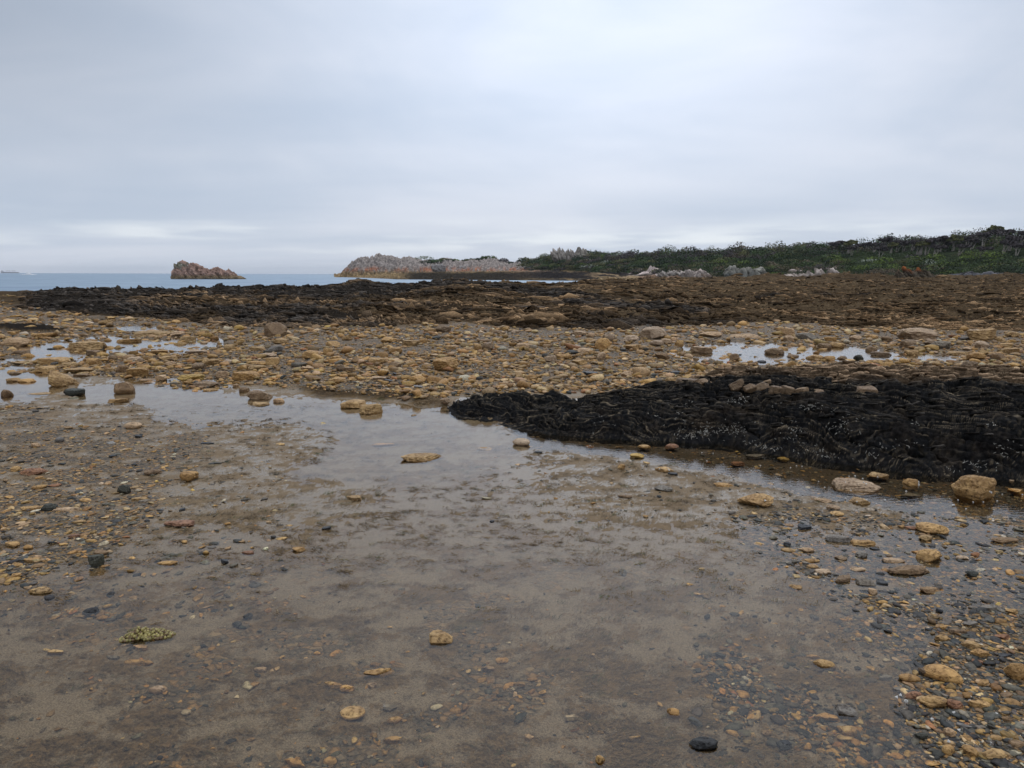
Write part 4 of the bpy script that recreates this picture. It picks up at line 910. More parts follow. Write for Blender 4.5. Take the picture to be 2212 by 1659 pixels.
# the band of broken tan blocks along the back of the outcrop
bl = [(1490, 835, 52, 26), (1520, 832, 34, 20), (1548, 830, 30, 20), (1572, 834, 26, 18), (1596, 838, 30, 20), (1622, 842, 26, 18), (1650, 842, 30, 22), (1680, 846, 26, 18), (1706, 848, 30, 20), (1736, 850, 28, 18), (1535, 846, 24, 14), (1608, 850, 26, 14), (1768, 852, 30, 16), (1878, 850, 38, 20), (1780, 842, 26, 18), (1660, 832, 20, 14)]
for i, (u, v, ww, hh) in enumerate(bl):
    s = dict(U=u, V=v, w=ww, h=hh)
    # find the surface height under this sight line
    zt = 0.3
    for _ in range(4):
        x, y = unproj(u, v, zt); dd = (OV[:, 0] - x) ** 2 + (OV[:, 1] - y) ** 2; zt = 0.5 * zt + 0.5 * float(OV[dd.argmin(), 2])
    place(s, zt)
    o = bpy.data.objects.new('tan_block', rr.choice(PROTO['B'])); C.objects.link(o)
    o.location = (s['x'], s['y'], s['z'] + s['H'] * .12); o.scale = (s['W'] * 1.1, s['D'] * 1.2, s['H'] * 1.35); o.rotation_euler = (rr.uniform(-.3, .3), rr.uniform(-.5, .2), rr.uniform(-.6, .6))
    cv_ = rr.uniform(.75, 1.1); o.color = (.25 * cv_, .165 * cv_, .09 * cv_, 1)
    rk = sorted(range(len(bl)), key=lambda q: bl[q][0]).index(i)
    wd = ['leftmost', 'second from the left', 'third from the left', 'fourth from the left', 'fifth from the left', 'sixth from the left', 'seventh from the left', 'eighth from the left', 'eighth from the right', 'seventh from the right', 'sixth from the right', 'fifth from the right', 'fourth from the right', 'third from the right', 'second from the right', 'rightmost'][rk]
    tag(o, 'angular tan block on top of the slate outcrop, %s' % wd, 'rock block', 'broken tan blocks along the outcrop')

# ------------------------------------------------------------------ small living things
def lathe(pts, n=10):
    v = []; f = []
    for r_, z_ in pts:
        for k in range(n): a = 2 * PI * k / n; v.append((r_ * math.cos(a), r_ * math.sin(a), z_))
    for i in range(len(pts) - 1):
        for k in range(n): a = i * n + k; b = i * n + (k + 1) % n; f.append((a, b, b + n, a + n))
    return np.array(v), np.array(f)
def snail_mesh():
    pts = []
    for k in range(13):
        t = k / 12; pts.append((max(.5 * (1 - t) ** .8 * (1 + .10 * math.sin(k * 2.1)), .01), t * .75))
    v, f = lathe(pts, 12); g = np.where((np.arange(len(v)) // 12) % 3 == 0, .32, .62)[:, None] * np.array([[1, .95, .86]])
    o = mesh_obj('snail_shape', v, f, M_shell, attrs={'col': g}, coll=False); me = o.data; bpy.data.objects.remove(o); return me
SN = snail_mesh()
def snail(x, y, z, s=.014):
    o = bpy.data.objects.new('sea_snail', SN); C.objects.link(o); o.location = (x, y, z); o.scale = (s, s, s); o.rotation_euler = (rr.uniform(-.7, .7), rr.uniform(-.7, .7), rr.uniform(0, 6))
    tag(o, 'tiny pale striped sea snail clinging among wet stones near the slate outcrop', 'sea snail', 'sea snails near the outcrop')
dg = bpy.context.evaluated_depsgraph_get(); bpy.context.view_layer.update()
snk = [(6, 1950, 1000), (6, 1165, 942), (6, 1505, 902), (5, 1165, 460), (5, 2100, 634), (5, 925, 492), (6, 1160, 1012), (6, 500, 1020), (5, 1610, 480)]
for s in stones:
    if s['key'] in snk:
        for _ in range({(6, 1950, 1000): 12, (6, 1165, 942): 6}.get(s['key'], 4)):
            a = rr.uniform(PI, 2 * PI); ph = rr.uniform(.2, 1.2)
            px_ = s['x'] + math.cos(a) * math.cos(ph) * s['W'] * .46; py_ = s['y'] + math.sin(a) * math.cos(ph) * s['D'] * .46
            snail(px_, py_, s['z'] + max(s['H'], .02) * (.25 + .62 * math.sin(ph)), rr.uniform(.011, .018))
for _ in range(46):
    u = rr.uniform(1500, 2210); v = 965 + (u - 1500) * .13 + rr.uniform(10, 75); x, y = unproj(u, v, 0); snail(x, y, 0.004, rr.uniform(.010, .016))
for _ in range(16):
    u = rr.uniform(1900, 2200); v = rr.uniform(1480, 1640); x, y = unproj(u, v, 0); snail(x, y, .018, rr.uniform(.010, .014))

def beaded_weed():
    cx_, cy_ = unproj(313, 1372, 0); r = np.random.default_rng(5); N = 560
    a = r.uniform(0, 2 * PI, N); q = r.uniform(0, 1, N) ** .5; x = cx_ + np.cos(a) * q * .105 * (1 + .25 * np.cos(3 * a)); y = cy_ + np.sin(a) * q * .062 * (1 + .3 * np.sin(2 * a + 1))
    z = .001 + .022 * (1 - q ** 2) * r.uniform(.3, 1, N) * (1 + .6 * (x < cx_)); s = r.uniform(.006, .0125, N)
    base = np.where(r.uniform(size=(N, 1)) < .35, np.array([[.16, .10, .05]]), np.array([[.27, .22, .075]])) * r.uniform(.7, 1.25, (N, 1)); base = np.where((x < cx_ - .05)[:, None] & (y > cy_)[:, None], base * .4, base)
    v0, f0 = ICO[2]; v = v0[None] * s[:, None, None] * .6 + np.stack([x, y, z], 1)[:, None, :]; f = (f0[None] + (np.arange(N) * len(v0))[:, None, None]).reshape(-1, 3)
    o = mesh_obj('beaded_seaweed', v.reshape(-1, 3) - np.array([cx_, cy_, 0]), f, M_weed, attrs={'col': np.repeat(base, len(v0), 0)}); o.location = (cx_, cy_, 0)
    tag(o, 'clump of yellow olive beaded seaweed lying in the shallow water at lower left', 'seaweed')
beaded_weed()

def algae_tufts():
    """fine hair-like algae lying in the current over the mud"""
    x, y, U, V, r = scatter(24000, -250, 2350, 872, 1850, 111, 1.15)
    z, _, _, grav, black, brown, chan, mt, reef, cob = ground_fields(x, y)
    keep = (grav < .35) & (chan < .3) & (mt > .42) & (r.uniform(size=len(x)) < .9); x, y, z, V, mt = x[keep], y[keep], z[keep], V[keep], mt[keep]
    n = 9; N = len(x); cx_ = np.repeat(x, n) + r.normal(scale=.022, size=N * n); cy_ = np.repeat(y, n) + r.normal(scale=.014, size=N * n); cz = np.repeat(z, n); M_ = N * n
    th = .25 + np.repeat(fb2(x * .7, y * .7, 2, 113) * 1.3, n) + r.normal(scale=.45, size=M_); fs = np.repeat(.45 + y * .19, n); L = r.uniform(.010, .034, M_) * fs; wd = r.uniform(.0010, .0022, M_) * fs
    dx, dy = np.cos(th), np.sin(th); V3 = []
    for k in range(4):
        t = k / 3; h = (.006 * math.sin(t * 2.4) + .001) * fs; curl = .25 * t * t * r.normal(size=M_)
        px_ = cx_ + (dx - dy * curl) * L * t; py_ = cy_ + (dy + dx * curl) * L * t; w_ = wd * (1 - .6 * t)
        V3.append(np.stack([px_ - dy * w_, py_ + dx * w_, cz + h], 1)); V3.append(np.stack([px_ + dy * w_, py_ - dx * w_, cz + h + .0006], 1))
    v = np.stack(V3, 1).reshape(-1, 3); f = np.array([(0, 1, 3, 2), (2, 3, 5, 4), (4, 5, 7, 6)]); f = (f[None] + (np.arange(M_) * 8)[:, None, None]).reshape(-1, 4)
    g = np.repeat(np.repeat(r.uniform(.6, 1.25, (N, 1)) * np.where(r.uniform(size=(N, 1)) < .06, np.array([[.09, .10, .04]]), np.array([[.20, .145, .085]])), n, 0), 8, 0)
    o = mesh_obj('algae', v, f, M_leaf, attrs={'col': g}); tag(o, 'fine brown algae threads matted over the mud and under shallow water', 'algae', kind='stuff')
    print('algae', M_)
algae_tufts()

# ------------------------------------------------------------------ far land
def HZ(U): return 594.0 + (U - 1106) * 0.0033
SHORE = [(600, 520), (745, 480), (860, 300), (1240, 262), (1300, 235), (1500, 215), (1900, 180), (2212, 160), (3300, 150)]   # nearest dry land of the far side
TOPS = [(600, 640), (738, 606), (744, 592), (750, 587), (763, 576), (786, 566), (800, 568), (823, 559), (834, 562), (848, 562), (870, 567), (883, 562), (895, 567), (914, 572), (946, 573), (961, 568), (973, 568), (990, 574), (1017, 572), (1020, 568), (1030, 573), (1053, 568), (1068, 568), (1080, 574), (1102, 577), (1140, 576), (1155, 573), (1171, 567), (1200, 563), (1250, 559), (1290, 560), (1305, 561), (1400, 559), (1500, 557), (1620, 553), (1740, 547), (1850, 544), (1950, 538), (2030, 539), (2110, 530), (2212, 527), (2400, 522), (3300, 515)]
RIDGE = [(600, 520), (745, 500), (1100, 500), (1200, 430), (1500, 330), (1900, 270), (2212, 240), (3300, 230)]
FOOT = [(600, 500), (745, 482), (1000, 470), (1160, 400), (1250, 350), (1500, 250), (1900, 205), (2212, 180), (3300, 170)]
def far_fields(U, r):
    t = (U - 1106) / FS; x = t * r * 1.0; y = r
    top = interp(U, TOPS); rr_ = interp(U, RIDGE); rf = interp(U, FOOT); rs = interp(U, SHORE)
    zt = CAMZ + rr_ * (HZ(U) - top) / FS
    q = np.clip((r - rf) / np.maximum(rr_ - rf, 4), 0, 1)
    low = interp(U, [(600, -.9), (760, -.3), (860, .9), (950, 1.9), (1150, 2.7), (1250, 2.5), (1340, 1.4), (1500, 1.0), (3300, 1.1)])
    z = -1.6 + (low + 1.6) * (.45 * sst(r, rs - 6, rs + 8) + .55 * sst(r, rs, rs + 75))
    z = z + (0.5 * fb2(x * .05, y * .03, 4, 501) + .55 * fb2(x * .16, y * .09, 4, 505, .6, ridged=True) - .2) * sst(r, rs, rs + 15)
    hill = (zt - low) * (1 - (1 - q) ** 1.7) * 1.0
    z = z + hill
    z = z - sst(r, rr_ + 10, rr_ + 120) * (zt - low) * .7
    rock = 1 - sst(U + 30 * fb2(x * .05, y * .05, 3, 503), 1100, 1200)
    jn = 1 - 2.6 * np.abs(fb3(x * .13 + z * .1, y * .12, z * .3 - x * .08, 4, 511, .55)); jn2 = saw((x * .35 + z * .6 + fb2(x * .1, y * .1, 3, 515) * 4) * .4, .75)
    amp = rock * sst(q, 0.0, .15); z = z + (1 - sst(U, 1180, 1330)) * .9 * fb2(x * .35, y * .2, 4, 519, .6, ridged=True) * sst(r, rs, rs + 8); z = z + amp * (jn * 2.6 + jn2 * 2.1 - 1.9 + 1.6 * fb2(x * .06, y * .05, 3, 517))
    shore_rock = (1 - rock) * np.exp(-((r - rf - 4) / 9.0) ** 2) * np.clip(fb2(x * .12, y * .1, 3, 521) * 2.6 - .1, 0, 1) * np.clip(sst(U, 1330, 1380) * (1 - sst(U, 1560, 1620)) + sst(U, 1680, 1700) * (1 - sst(U, 1790, 1830)) * 1.0 + .12, 0, 1)
    z = z + shore_rock * (.5 + jn * 1.6 + jn2 * 1.1)
    return x, y, z, q, rock, shore_rock, jn, jn2, rs, rf
def build_far():
    NU = 1700; U = np.concatenate([np.linspace(725, 2300, NU), np.linspace(2305, 3400, 260)]).astype(np.float32)
    nr = 330; q = np.linspace(0, 1, nr, dtype=np.float32)
    rs = interp(U, SHORE) - 12; re_ = interp(U, RIDGE) + 130; rf = interp(U, FOOT)
    R = rs[None] + (re_ - rs)[None] * (q[:, None] ** 1.35)
    UU = np.repeat(U[None], nr, 0)
    x, y, z, qq, rock, srock, jn, jn2, rs2, rf2 = far_fields(UU.ravel(), R.ravel())
    n = fb2(x * .12, y * .08, 4, 531); n2 = fb2(x * .5, y * .4, 4, 535)
    def mixc(a, b, k): k = np.clip(k, 0, 1)[:, None]; return a * (1 - k) + b * k
    c = np.ones((len(x), 3)) * np.array([[.055, .043, .03]])
    c = mixc(c, np.array([[.055, .046, .036]]), 1 - sst(y, rf2 - 60, rf2 - 15))
    c = mixc(c, np.array([[.19, .13, .07]]), sst(n + .4 * n2, .05, .3) * (1 - rock))
    grey = np.array([[.235, .20, .175]]) * (.5 + .45 * jn2[:, None] + .35 * sst(jn, -.1, .6)[:, None]) ; c = mixc(c, grey * np.ones_like(c), rock * sst(z, 1.4, 2.6 + n))  # grey darkened in the crevices, shade put into the colour
    c = mixc(c, np.array([[.36, .12, .045]]), rock * np.exp(-((z - 3.9 - n * 2.5) / 1.5) ** 2) * sst(n2 + n, -.15, .15) * .95)
    c = mixc(c, np.array([[.27, .17, .125]]), rock * np.exp(-((z - 2.6) / 2.0) ** 2) * .85 * sst(n + n2, -.25, .1))
    och = rock * (1 - sst(z + n, 2.4, 4.4)); c = mixc(c, np.array([[.24, .165, .085]]) * (.75 + 1.3 * n2[:, None] + .35 * jn2[:, None]), och)
    Uv = UU.ravel(); inl = sst(Uv, 845, 900)
    c = mixc(c, np.array([[.034, .028, .021]]), inl * (1 - sst(z + n * 1.2, 2.0, 3.4)) * rock)
    c = mixc(c, np.array([[.024, .021, .02]]), sst(Uv, 1050, 1180) * (1 - sst(Uv, 1320, 1420)) * (1 - sst(z + n, 2.4, 3.6)) * sst(z, .1, .5))
    c = mixc(c, np.array([[.3, .21, .12]]), sst(Uv, 1230, 1330) * (1 - sst(Uv, 1560, 1640)) * (1 - sst(y, rf2 - 22, rf2 - 8)) * sst(y, rs2 + 4, rs2 + 14) * sst(n + n2 * .5, -.1, .12))
    c = mixc(c, np.array([[.52, .42, .37]]), sst(srock, .1, .5) * .9)
    sand = (1 - rock) * np.exp(-((y - rf2 + 7) / 6.0) ** 2) * sst(Uv, 1330, 1400) * (1 - sst(Uv, 1900, 1960)) * sst(n, -.08, .15); c = mixc(c, np.array([[.52, .43, .38]]), sand)
    veg = (1 - rock) * sst(qq, .03, .1) * (1 - sst(srock, .05, .3)); c = mixc(c, np.array([[.028, .036, .018]]), veg)
    o = mesh_obj('headland', np.stack([x, y, z], 1), grid_faces(nr, len(U)), M_far, attrs={'col': c})
    tag(o, 'rocky headland and low wooded hill across the bay', kind='structure')
build_far()

def leaf_cloud(centers, radii, n, size, cols, seed, top_bias=.35, colvar=.35):
    """n leaf clumps over the upper shell of each dome"""
    r = np.random.default_rng(seed); N = len(centers); M_ = N * n
    d = r.normal(size=(M_, 3)); d[:, 2] = np.abs(d[:, 2]) * 1.1 - top_bias * .6; d /= np.linalg.norm(d, axis=1, keepdims=True)
    rad = r.uniform(.55, 1.0, M_)[:, None] ** .6 * (1 + .05 * r.normal(size=(M_, 1)))
    P = np.repeat(centers, n, 0) + d * rad * np.repeat(radii, n, 0)
    nrm = d + r.normal(scale=.55, size=(M_, 3)); R = frames(nrm); s = np.repeat(size, n) * r.uniform(.5, 1.4, M_)
    q = np.array([(-1, -.6, 0), (.9, -.8, 0), (1, .7, 0), (-.7, .9, 0)])[None] * s[:, None, None] * (1 + r.normal(scale=.2, size=(M_, 4, 1)))
    v = P[:, None, :] + np.einsum('nij,nkj->nki', R, q)
    c = np.repeat(cols, n, 0) * (1 + colvar * r.uniform(-1, 1, (M_, 1)))
    f = np.arange(M_ * 4).reshape(-1, 4)
    return v.reshape(-1, 3), f, np.repeat(np.clip(c, .004, 1), 4, 0)
VEG = {'dark': (.030, .046, .020), 'green': (.05, .075, .026), 'bright': (.11, .15, .032), 'olive': (.10, .10, .04), 'purple': (.085, .07, .068), 'silver': (.28, .30, .23), 'brown': (.12, .092, .06)}
VK = list(VEG); VC = np.array([VEG[k] for k in VK])
def woodland():
    r = np.random.default_rng(41); N = 2300
    U = r.uniform(880, 2700, N); q = r.uniform(0, 1.25, N)
    rf = interp(U, FOOT); rrd = interp(U, RIDGE); R = rf + (rrd - rf) * (.04 + q * .98)
    x, y, z, qq, rock, srock, jn, jn2, _, _ = far_fields(U, R)
    keep = (r.uniform(size=N) < np.where(U < 1130, .28 * sst(qq, .5, .85) * sst(U, 880, 960), 1.0)) & (srock < .55)
    keep &= (U > 1130) | (qq > .6)
    keep &= ~((U > 1192) & (U < 1256) & (qq > .6))
    keep &= ~((U > 1810) & (qq > .36) & (qq < .78) & (r.uniform(size=N) < .85))
    keep &= r.uniform(size=N) < interp(U, [(900, .9), (1200, 1), (2212, .8), (2700, .6)])
    U, x, y, z, qq, R = U[keep], x[keep], y[keep], z[keep], qq[keep], R[keep]; N = len(x)
    n1 = fb2(x * .03, y * .05, 3, 43); right = sst(U, 1500, 1900)
    # green scrub on the lower slope, grey-purple bare-stemmed crowns above
    W = np.stack([np.full(N, 1.2), np.full(N, 1.1), .15 + 2.2 * right * np.exp(-((qq - .32) / .2) ** 2), np.full(N, .9), .25 + 2.6 * sst(qq, .35, .7) * (.45 + .55 * right) + .6 * (qq < .12), np.full(N, .10), .3 + .8 * (qq < .15)], 1)
    W[:, 0] += 1.5 * np.clip(-n1 * 3, 0, 1); W[:, 1] += 1.5 * np.clip(n1 * 3, 0, 1) * (qq < .6)
    W /= W.sum(1, keepdims=True); cum = W.cumsum(1); k = (r.uniform(size=(N, 1)) > cum).sum(1).clip(0, 6)
    sc = R / 260; h = (1.5 + 1.6 * sst(qq, .3, .9)) * r.uniform(.5, 1.5, N) * np.where(U < 1130, .6, 1) * np.where(U > 1400, 1, .85)
    rad = np.stack([r.uniform(2.0, 5.5, N) * sc ** .5, r.uniform(2, 4, N), h * .9], 1)
    h = h * (1 + .9 * np.clip(fb2(x * .06, y * .06, 3, 47) * 2, -.5, 1) * sst(qq, .5, .9)); cen = np.stack([x, y, z + h * .35 - .6], 1)
    v, f, c = leaf_cloud(cen, rad, 170, .18 * (R / 250), VC[k] * r.uniform(.6, 1.3, (N, 1)), 44, .3, .2)
    o = mesh_obj('woodland', v, f, M_leaf, smooth=False, attrs={'col': c})
    tag(o, 'dense wind-shorn coastal scrub covering the low hill', 'woodland', kind='stuff'); print('woodland', N)
woodland()

def tube(pts, rads, n=6):
    pts = [np.array(p, float) for p in pts]; v = []; f = []
    for i, p in enumerate(pts):
        d = pts[min(i + 1, len(pts) - 1)] - pts[max(i - 1, 0)]; d /= np.linalg.norm(d) + 1e-9
        a = np.cross(d, (0.3, 1, 0.1)); a /= np.linalg.norm(a); b = np.cross(d, a)
        for k in range(n): t = 2 * PI * k / n; v.append(p + rads[i] * (math.cos(t) * a + math.sin(t) * b))
    for i in range(len(pts) - 1):
        for k in range(n): a_ = i * n + k; b_ = i * n + (k + 1) % n; f.append((a_, b_, b_ + n, a_ + n))
    return np.array(v), np.array(f)
def merge(parts):
    vs = []; fs = []; o = 0
    for v, f in parts: vs.append(v); fs.append(f + o); o += len(v)
    return np.concatenate(vs), np.concatenate(fs)
def tree_proto(seed, kind):
    r = np.random.default_rng(seed); parts = []; tips = []
    lean = r.uniform(.3, .9)
    for st in range(r.integers(2, 4)):
        x0 = r.uniform(-.4, .4); x1 = x0 + lean * r.uniform(.6, 1.6) + r.uniform(-.5, .5); h1 = r.uniform(2.3, 3.2)
        p = [(x0, 0, -.5), (x0 + (x1 - x0) * .25, r.uniform(-.2, .2), h1 * .35), (x0 + (x1 - x0) * .6, r.uniform(-.3, .3), h1 * .7), (x1, r.uniform(-.4, .4), h1)]
        parts.append(tube(p, [.22, .18, .13, .09]))
        for b in range(3):
            q = (x1 + r.uniform(-1.5, 1.9), r.uniform(-1.3, 1.3), h1 + r.uniform(.6, 1.2)); parts.append(tube([p[2], ((p[2][0] + q[0]) / 2, (p[2][1] + q[1]) / 2, (p[2][2] + q[2]) / 2 + .1), q], [.07, .05, .03], 5)); tips.append(q)
    v, f = merge(parts); col = np.ones((len(v), 3)) * np.array([[.33, .29, .25]]) * r.uniform(.6, 1.15)
    t = mesh_obj('trunk', v, f, M_bark, attrs={'col': col}, coll=False)
    tips = np.array(tips); rad = np.stack([r.uniform(.8, 1.4, len(tips)), r.uniform(.8, 1.3, len(tips)), r.uniform(.35, .6, len(tips))], 1)
    v, f, c = leaf_cloud(tips, rad, 210, np.full(len(tips), .22), np.tile(np.array(VEG[kind]), (len(tips), 1)) * r.uniform(.7, 1.3, (len(tips), 1)), seed, .7)
    cr_ = mesh_obj('crown', v, f, M_leaf, smooth=False, attrs={'col': c}, coll=False)
    a, b = t.data, cr_.data; bpy.data.objects.remove(t); bpy.data.objects.remove(cr_); return a, b
def trees():
    kinds = ['purple', 'purple', 'dark', 'olive', 'green']; pro = [(tree_proto(700 + i, k), k) for i, k in enumerate(kinds)]
    adj = {'purple': 'grey brown', 'dark': 'dark green', 'olive': 'olive', 'green': 'green'}
    r = random.Random(12); pos = []
    for i in range(34): pos.append((1790 + i * 13.2 + r.uniform(-5, 5), r.uniform(.36, .80), r.uniform(.75, 1.35), r.choice([0, 0, 1, 1, 3])))
    for i in range(14): pos.append((1835 + i * 29 + r.uniform(-9, 9), r.uniform(.86, .98), r.uniform(.7, 1.0), r.choice([0, 2, 3, 1])))
    for i in range(16): pos.append((1290 + i * 34 + r.uniform(-12, 12), r.uniform(.9, 1.0), r.uniform(.75, 1.0), r.choice([2, 4, 2, 3, 0])))
    pos.sort(); n = len(pos)
    words = ['first', 'second', 'third', 'fourth', 'fifth', 'sixth', 'seventh', 'eighth', 'ninth', 'tenth', 'eleventh', 'twelfth', 'thirteenth', 'fourteenth', 'fifteenth', 'sixteenth', 'seventeenth', 'eighteenth', 'nineteenth', 'twentieth']
    def ordw(k): return words[k] if k < 20 else ['twenty', 'thirty', 'forty', 'fifty', 'sixty'][(k + 1) // 10 - 2] + ('-' + words[(k + 1) % 10 - 1] if (k + 1) % 10 else 'th')
    for i, (U, q, s, pi_) in enumerate(pos):
        rf = interp(U, FOOT); R = rf + (interp(U, RIDGE) - rf) * q
        x, y, z = [float(a[0]) for a in far_fields(np.array([U]), np.array([R]))[:3]]
        (tm, cmh), kind = pro[pi_]; s = s * (.9 if U > 1700 else 1.0)
        z -= 1.8 if q > .8 else 0.0
        e = empty('tree', (x, y, z), r.uniform(-.5, .5), label='wind-bent %s tree with pale bare stems, %s from the left along the wooded hill' % (adj[kind], ordw(i)), cat='tree', group='trees standing out on the wooded hill')
        e.scale = (s, s, s * 1.0)
        for nm, me in (('trunk', tm), ('crown', cmh)):
            o = bpy.data.objects.new(nm, me); C.objects.link(o); o.parent = e
trees()

# crags: clusters of leaning shards, each crag one mesh
def crag(name, U, V, wpx, hpx, r_, col, label, cat='rock', lean=-.35, n=16, seed=1, spiky=1.0, tipcol=None, z0=None):
    rg = np.random.default_rng(seed); m = r_ / FS; W = wpx * m; Hh = hpx * m
    x = (U - 1106) / FS * r_; z = CAMZ - r_ * (V - HZ(U)) / FS if z0 is None else z0
    vs = []; fs = []; cs = []; off = 0; v0, f0 = ICO[3]; n = int(n * 1.4)
    for i in range(n):
        px_ = rg.uniform(-.46, .46); hh = Hh * (1 - 1.1 * abs(px_) ** 2) * rg.uniform(.6, 1.05); ww = W / n * rg.uniform(4.0, 8.0); hh *= rg.uniform(.8, 1.05)
        v = v0.copy()
        for _ in range(7):
            d = rg.normal(size=3); d /= np.linalg.norm(d); t = v @ d; v = v - np.outer(np.maximum(t - rg.uniform(.3, .7), 0), d)
        v = v / np.abs(v).max(0) * np.array([ww / 2, W * .22 * rg.uniform(.6, 1.2), hh]); tpr = np.clip(v[:, 2] / hh, 0, 1); v[:, 0] *= (1 - tpr * .45 * spiky); v[:, 0] += lean * v[:, 2]
        v = v + v0 * (fb3(v0[:, 0] * 3 + i, v0[:, 1] * 3, v0[:, 2] * 3, 3, seed + i) * ww * .35)[:, None]
        v[:, 0] += px_ * W; v[:, 1] += rg.uniform(-.2, .2) * W * .6
        g = rg.uniform(.75, 1.2); c = np.ones((len(v), 3)) * np.array([col]) * g
        if tipcol: k = sst(v[:, 2] / Hh + rg.uniform(-.1, .1), .55, .8)[:, None] * (rg.uniform() < .85); c = c * (1 - k) + np.array([tipcol]) * k
        vs.append(v); fs.append(f0 + off); cs.append(c); off += len(v)
    o = mesh_obj(name, np.concatenate(vs), np.concatenate(fs), M_far, smooth=False, attrs={'col': np.concatenate(cs)}); o.location = (x, r_, z)
    return tag(o, label, cat)
crag('rock_crag', 1216, 556, 50, 21, 400, (.33, .29, .25), 'pale grey serrated crag on the crest of the hill', 'crag', -.25, 18, 3)
crag('rock_crag', 1250, 553, 15, 21, 398, (.33, .29, .24), 'single upright grey rock spire right of the serrated crag', 'crag', .0, 4, 4, .7)
crag('shore_rock', 1770, 600, 75, 22, 165, (.34, .285, .245), 'pale jagged rock cluster on the beach below the woods', 'rock', -.5, 14, 6)
crag('shore_rock', 1715, 601, 60, 10, 172, (.40, .33, .28), 'low pale rocks on the beach left of the jagged cluster', 'rock', -.5, 10, 7)
crag('shore_rock', 1963, 603, 76, 26, 125, (.10, .078, .055), 'tall dark layered rock topped with orange lichen', 'rock', -.55, 20, 8, .6, (.27, .095, .035))
crag('shore_rock', 1500, 596, 60, 14, 235, (.36, .30, .26), 'pale broken rocks at the foot of the middle woods', 'rock', -.4, 12, 9)
crag('shore_rock', 1600, 594, 85, 20, 215, (.22, .205, .17), 'grey green rock face showing under the middle woods', 'rock', -.1, 14, 10, .3)
crag('shore_rock', 1450, 596, 70, 12, 250, (.30, .26, .225), 'low whitish rocks left of the middle woods beach', 'rock', -.4, 14, 11)
crag('shore_rock', 1420, 606, 90, 12, 150, (.23, .15, .10), 'broad brown rock ledge on the flat before the beach', 'rock', -.3, 12, 12)
crag('shore_rock', 1325, 607, 70, 9, 150, (.31, .22, .12), 'yellow rubble bank at the right end of the inlet', 'rock', -.2, 14, 13)
crag('shore_rock', 2120, 598, 140, 9, 150, (.12, .115, .12), 'low grey rock bank below the right woods', 'rock', -.2, 24, 14)
crag('shore_rock', 1010, 580, 30, 9, 480, (.32, .29, .27), 'small pale knob on the headland skyline', 'rock', -.4, 6, 15)
crag('shore_rock', 948, 582, 26, 12, 470, (.32, .29, .27), 'grey rock knob breaking the scrub on the headland', 'rock', -.4, 6, 16)

def bush(U, q, w_, h_, kind, label, cat='bush', n=1600):
    rf = interp(U, FOOT); R = rf + (interp(U, RIDGE) - rf) * q; x, y, z = [float(a[0]) for a in far_fields(np.array([U]), np.array([R]))[:3]]
    m = R / FS; r = np.random.default_rng(int(U)); k = 7
    cen = np.stack([r.uniform(-.32, .32, k) * w_ * m, r.uniform(-.3, .3, k) * w_ * m, r.uniform(.1, .35, k) * h_ * m], 1); rad = np.stack([r.uniform(.22, .36, k) * w_ * m, r.uniform(.2, .35, k) * w_ * m, r.uniform(.4, .6, k) * h_ * m], 1)
    v, f, c = leaf_cloud(cen, rad, n // k, np.full(k, .14), np.tile(np.array(VEG[kind]), (k, 1)), int(U) + 5)
    o = mesh_obj('bush', v, f, M_leaf, smooth=False, attrs={'col': c}); o.location = (x, y, z); tag(o, label, cat)
bush(2180, .05, 120, 44, 'dark', 'big round dark green bush at the right end of the beach')
bush(2000, .01, 56, 16, 'brown', 'straw brown grass tussock right of the lichen rock')
bush(1900, .06, 70, 22, 'brown', 'brownish low bush behind the lichen-topped rock')

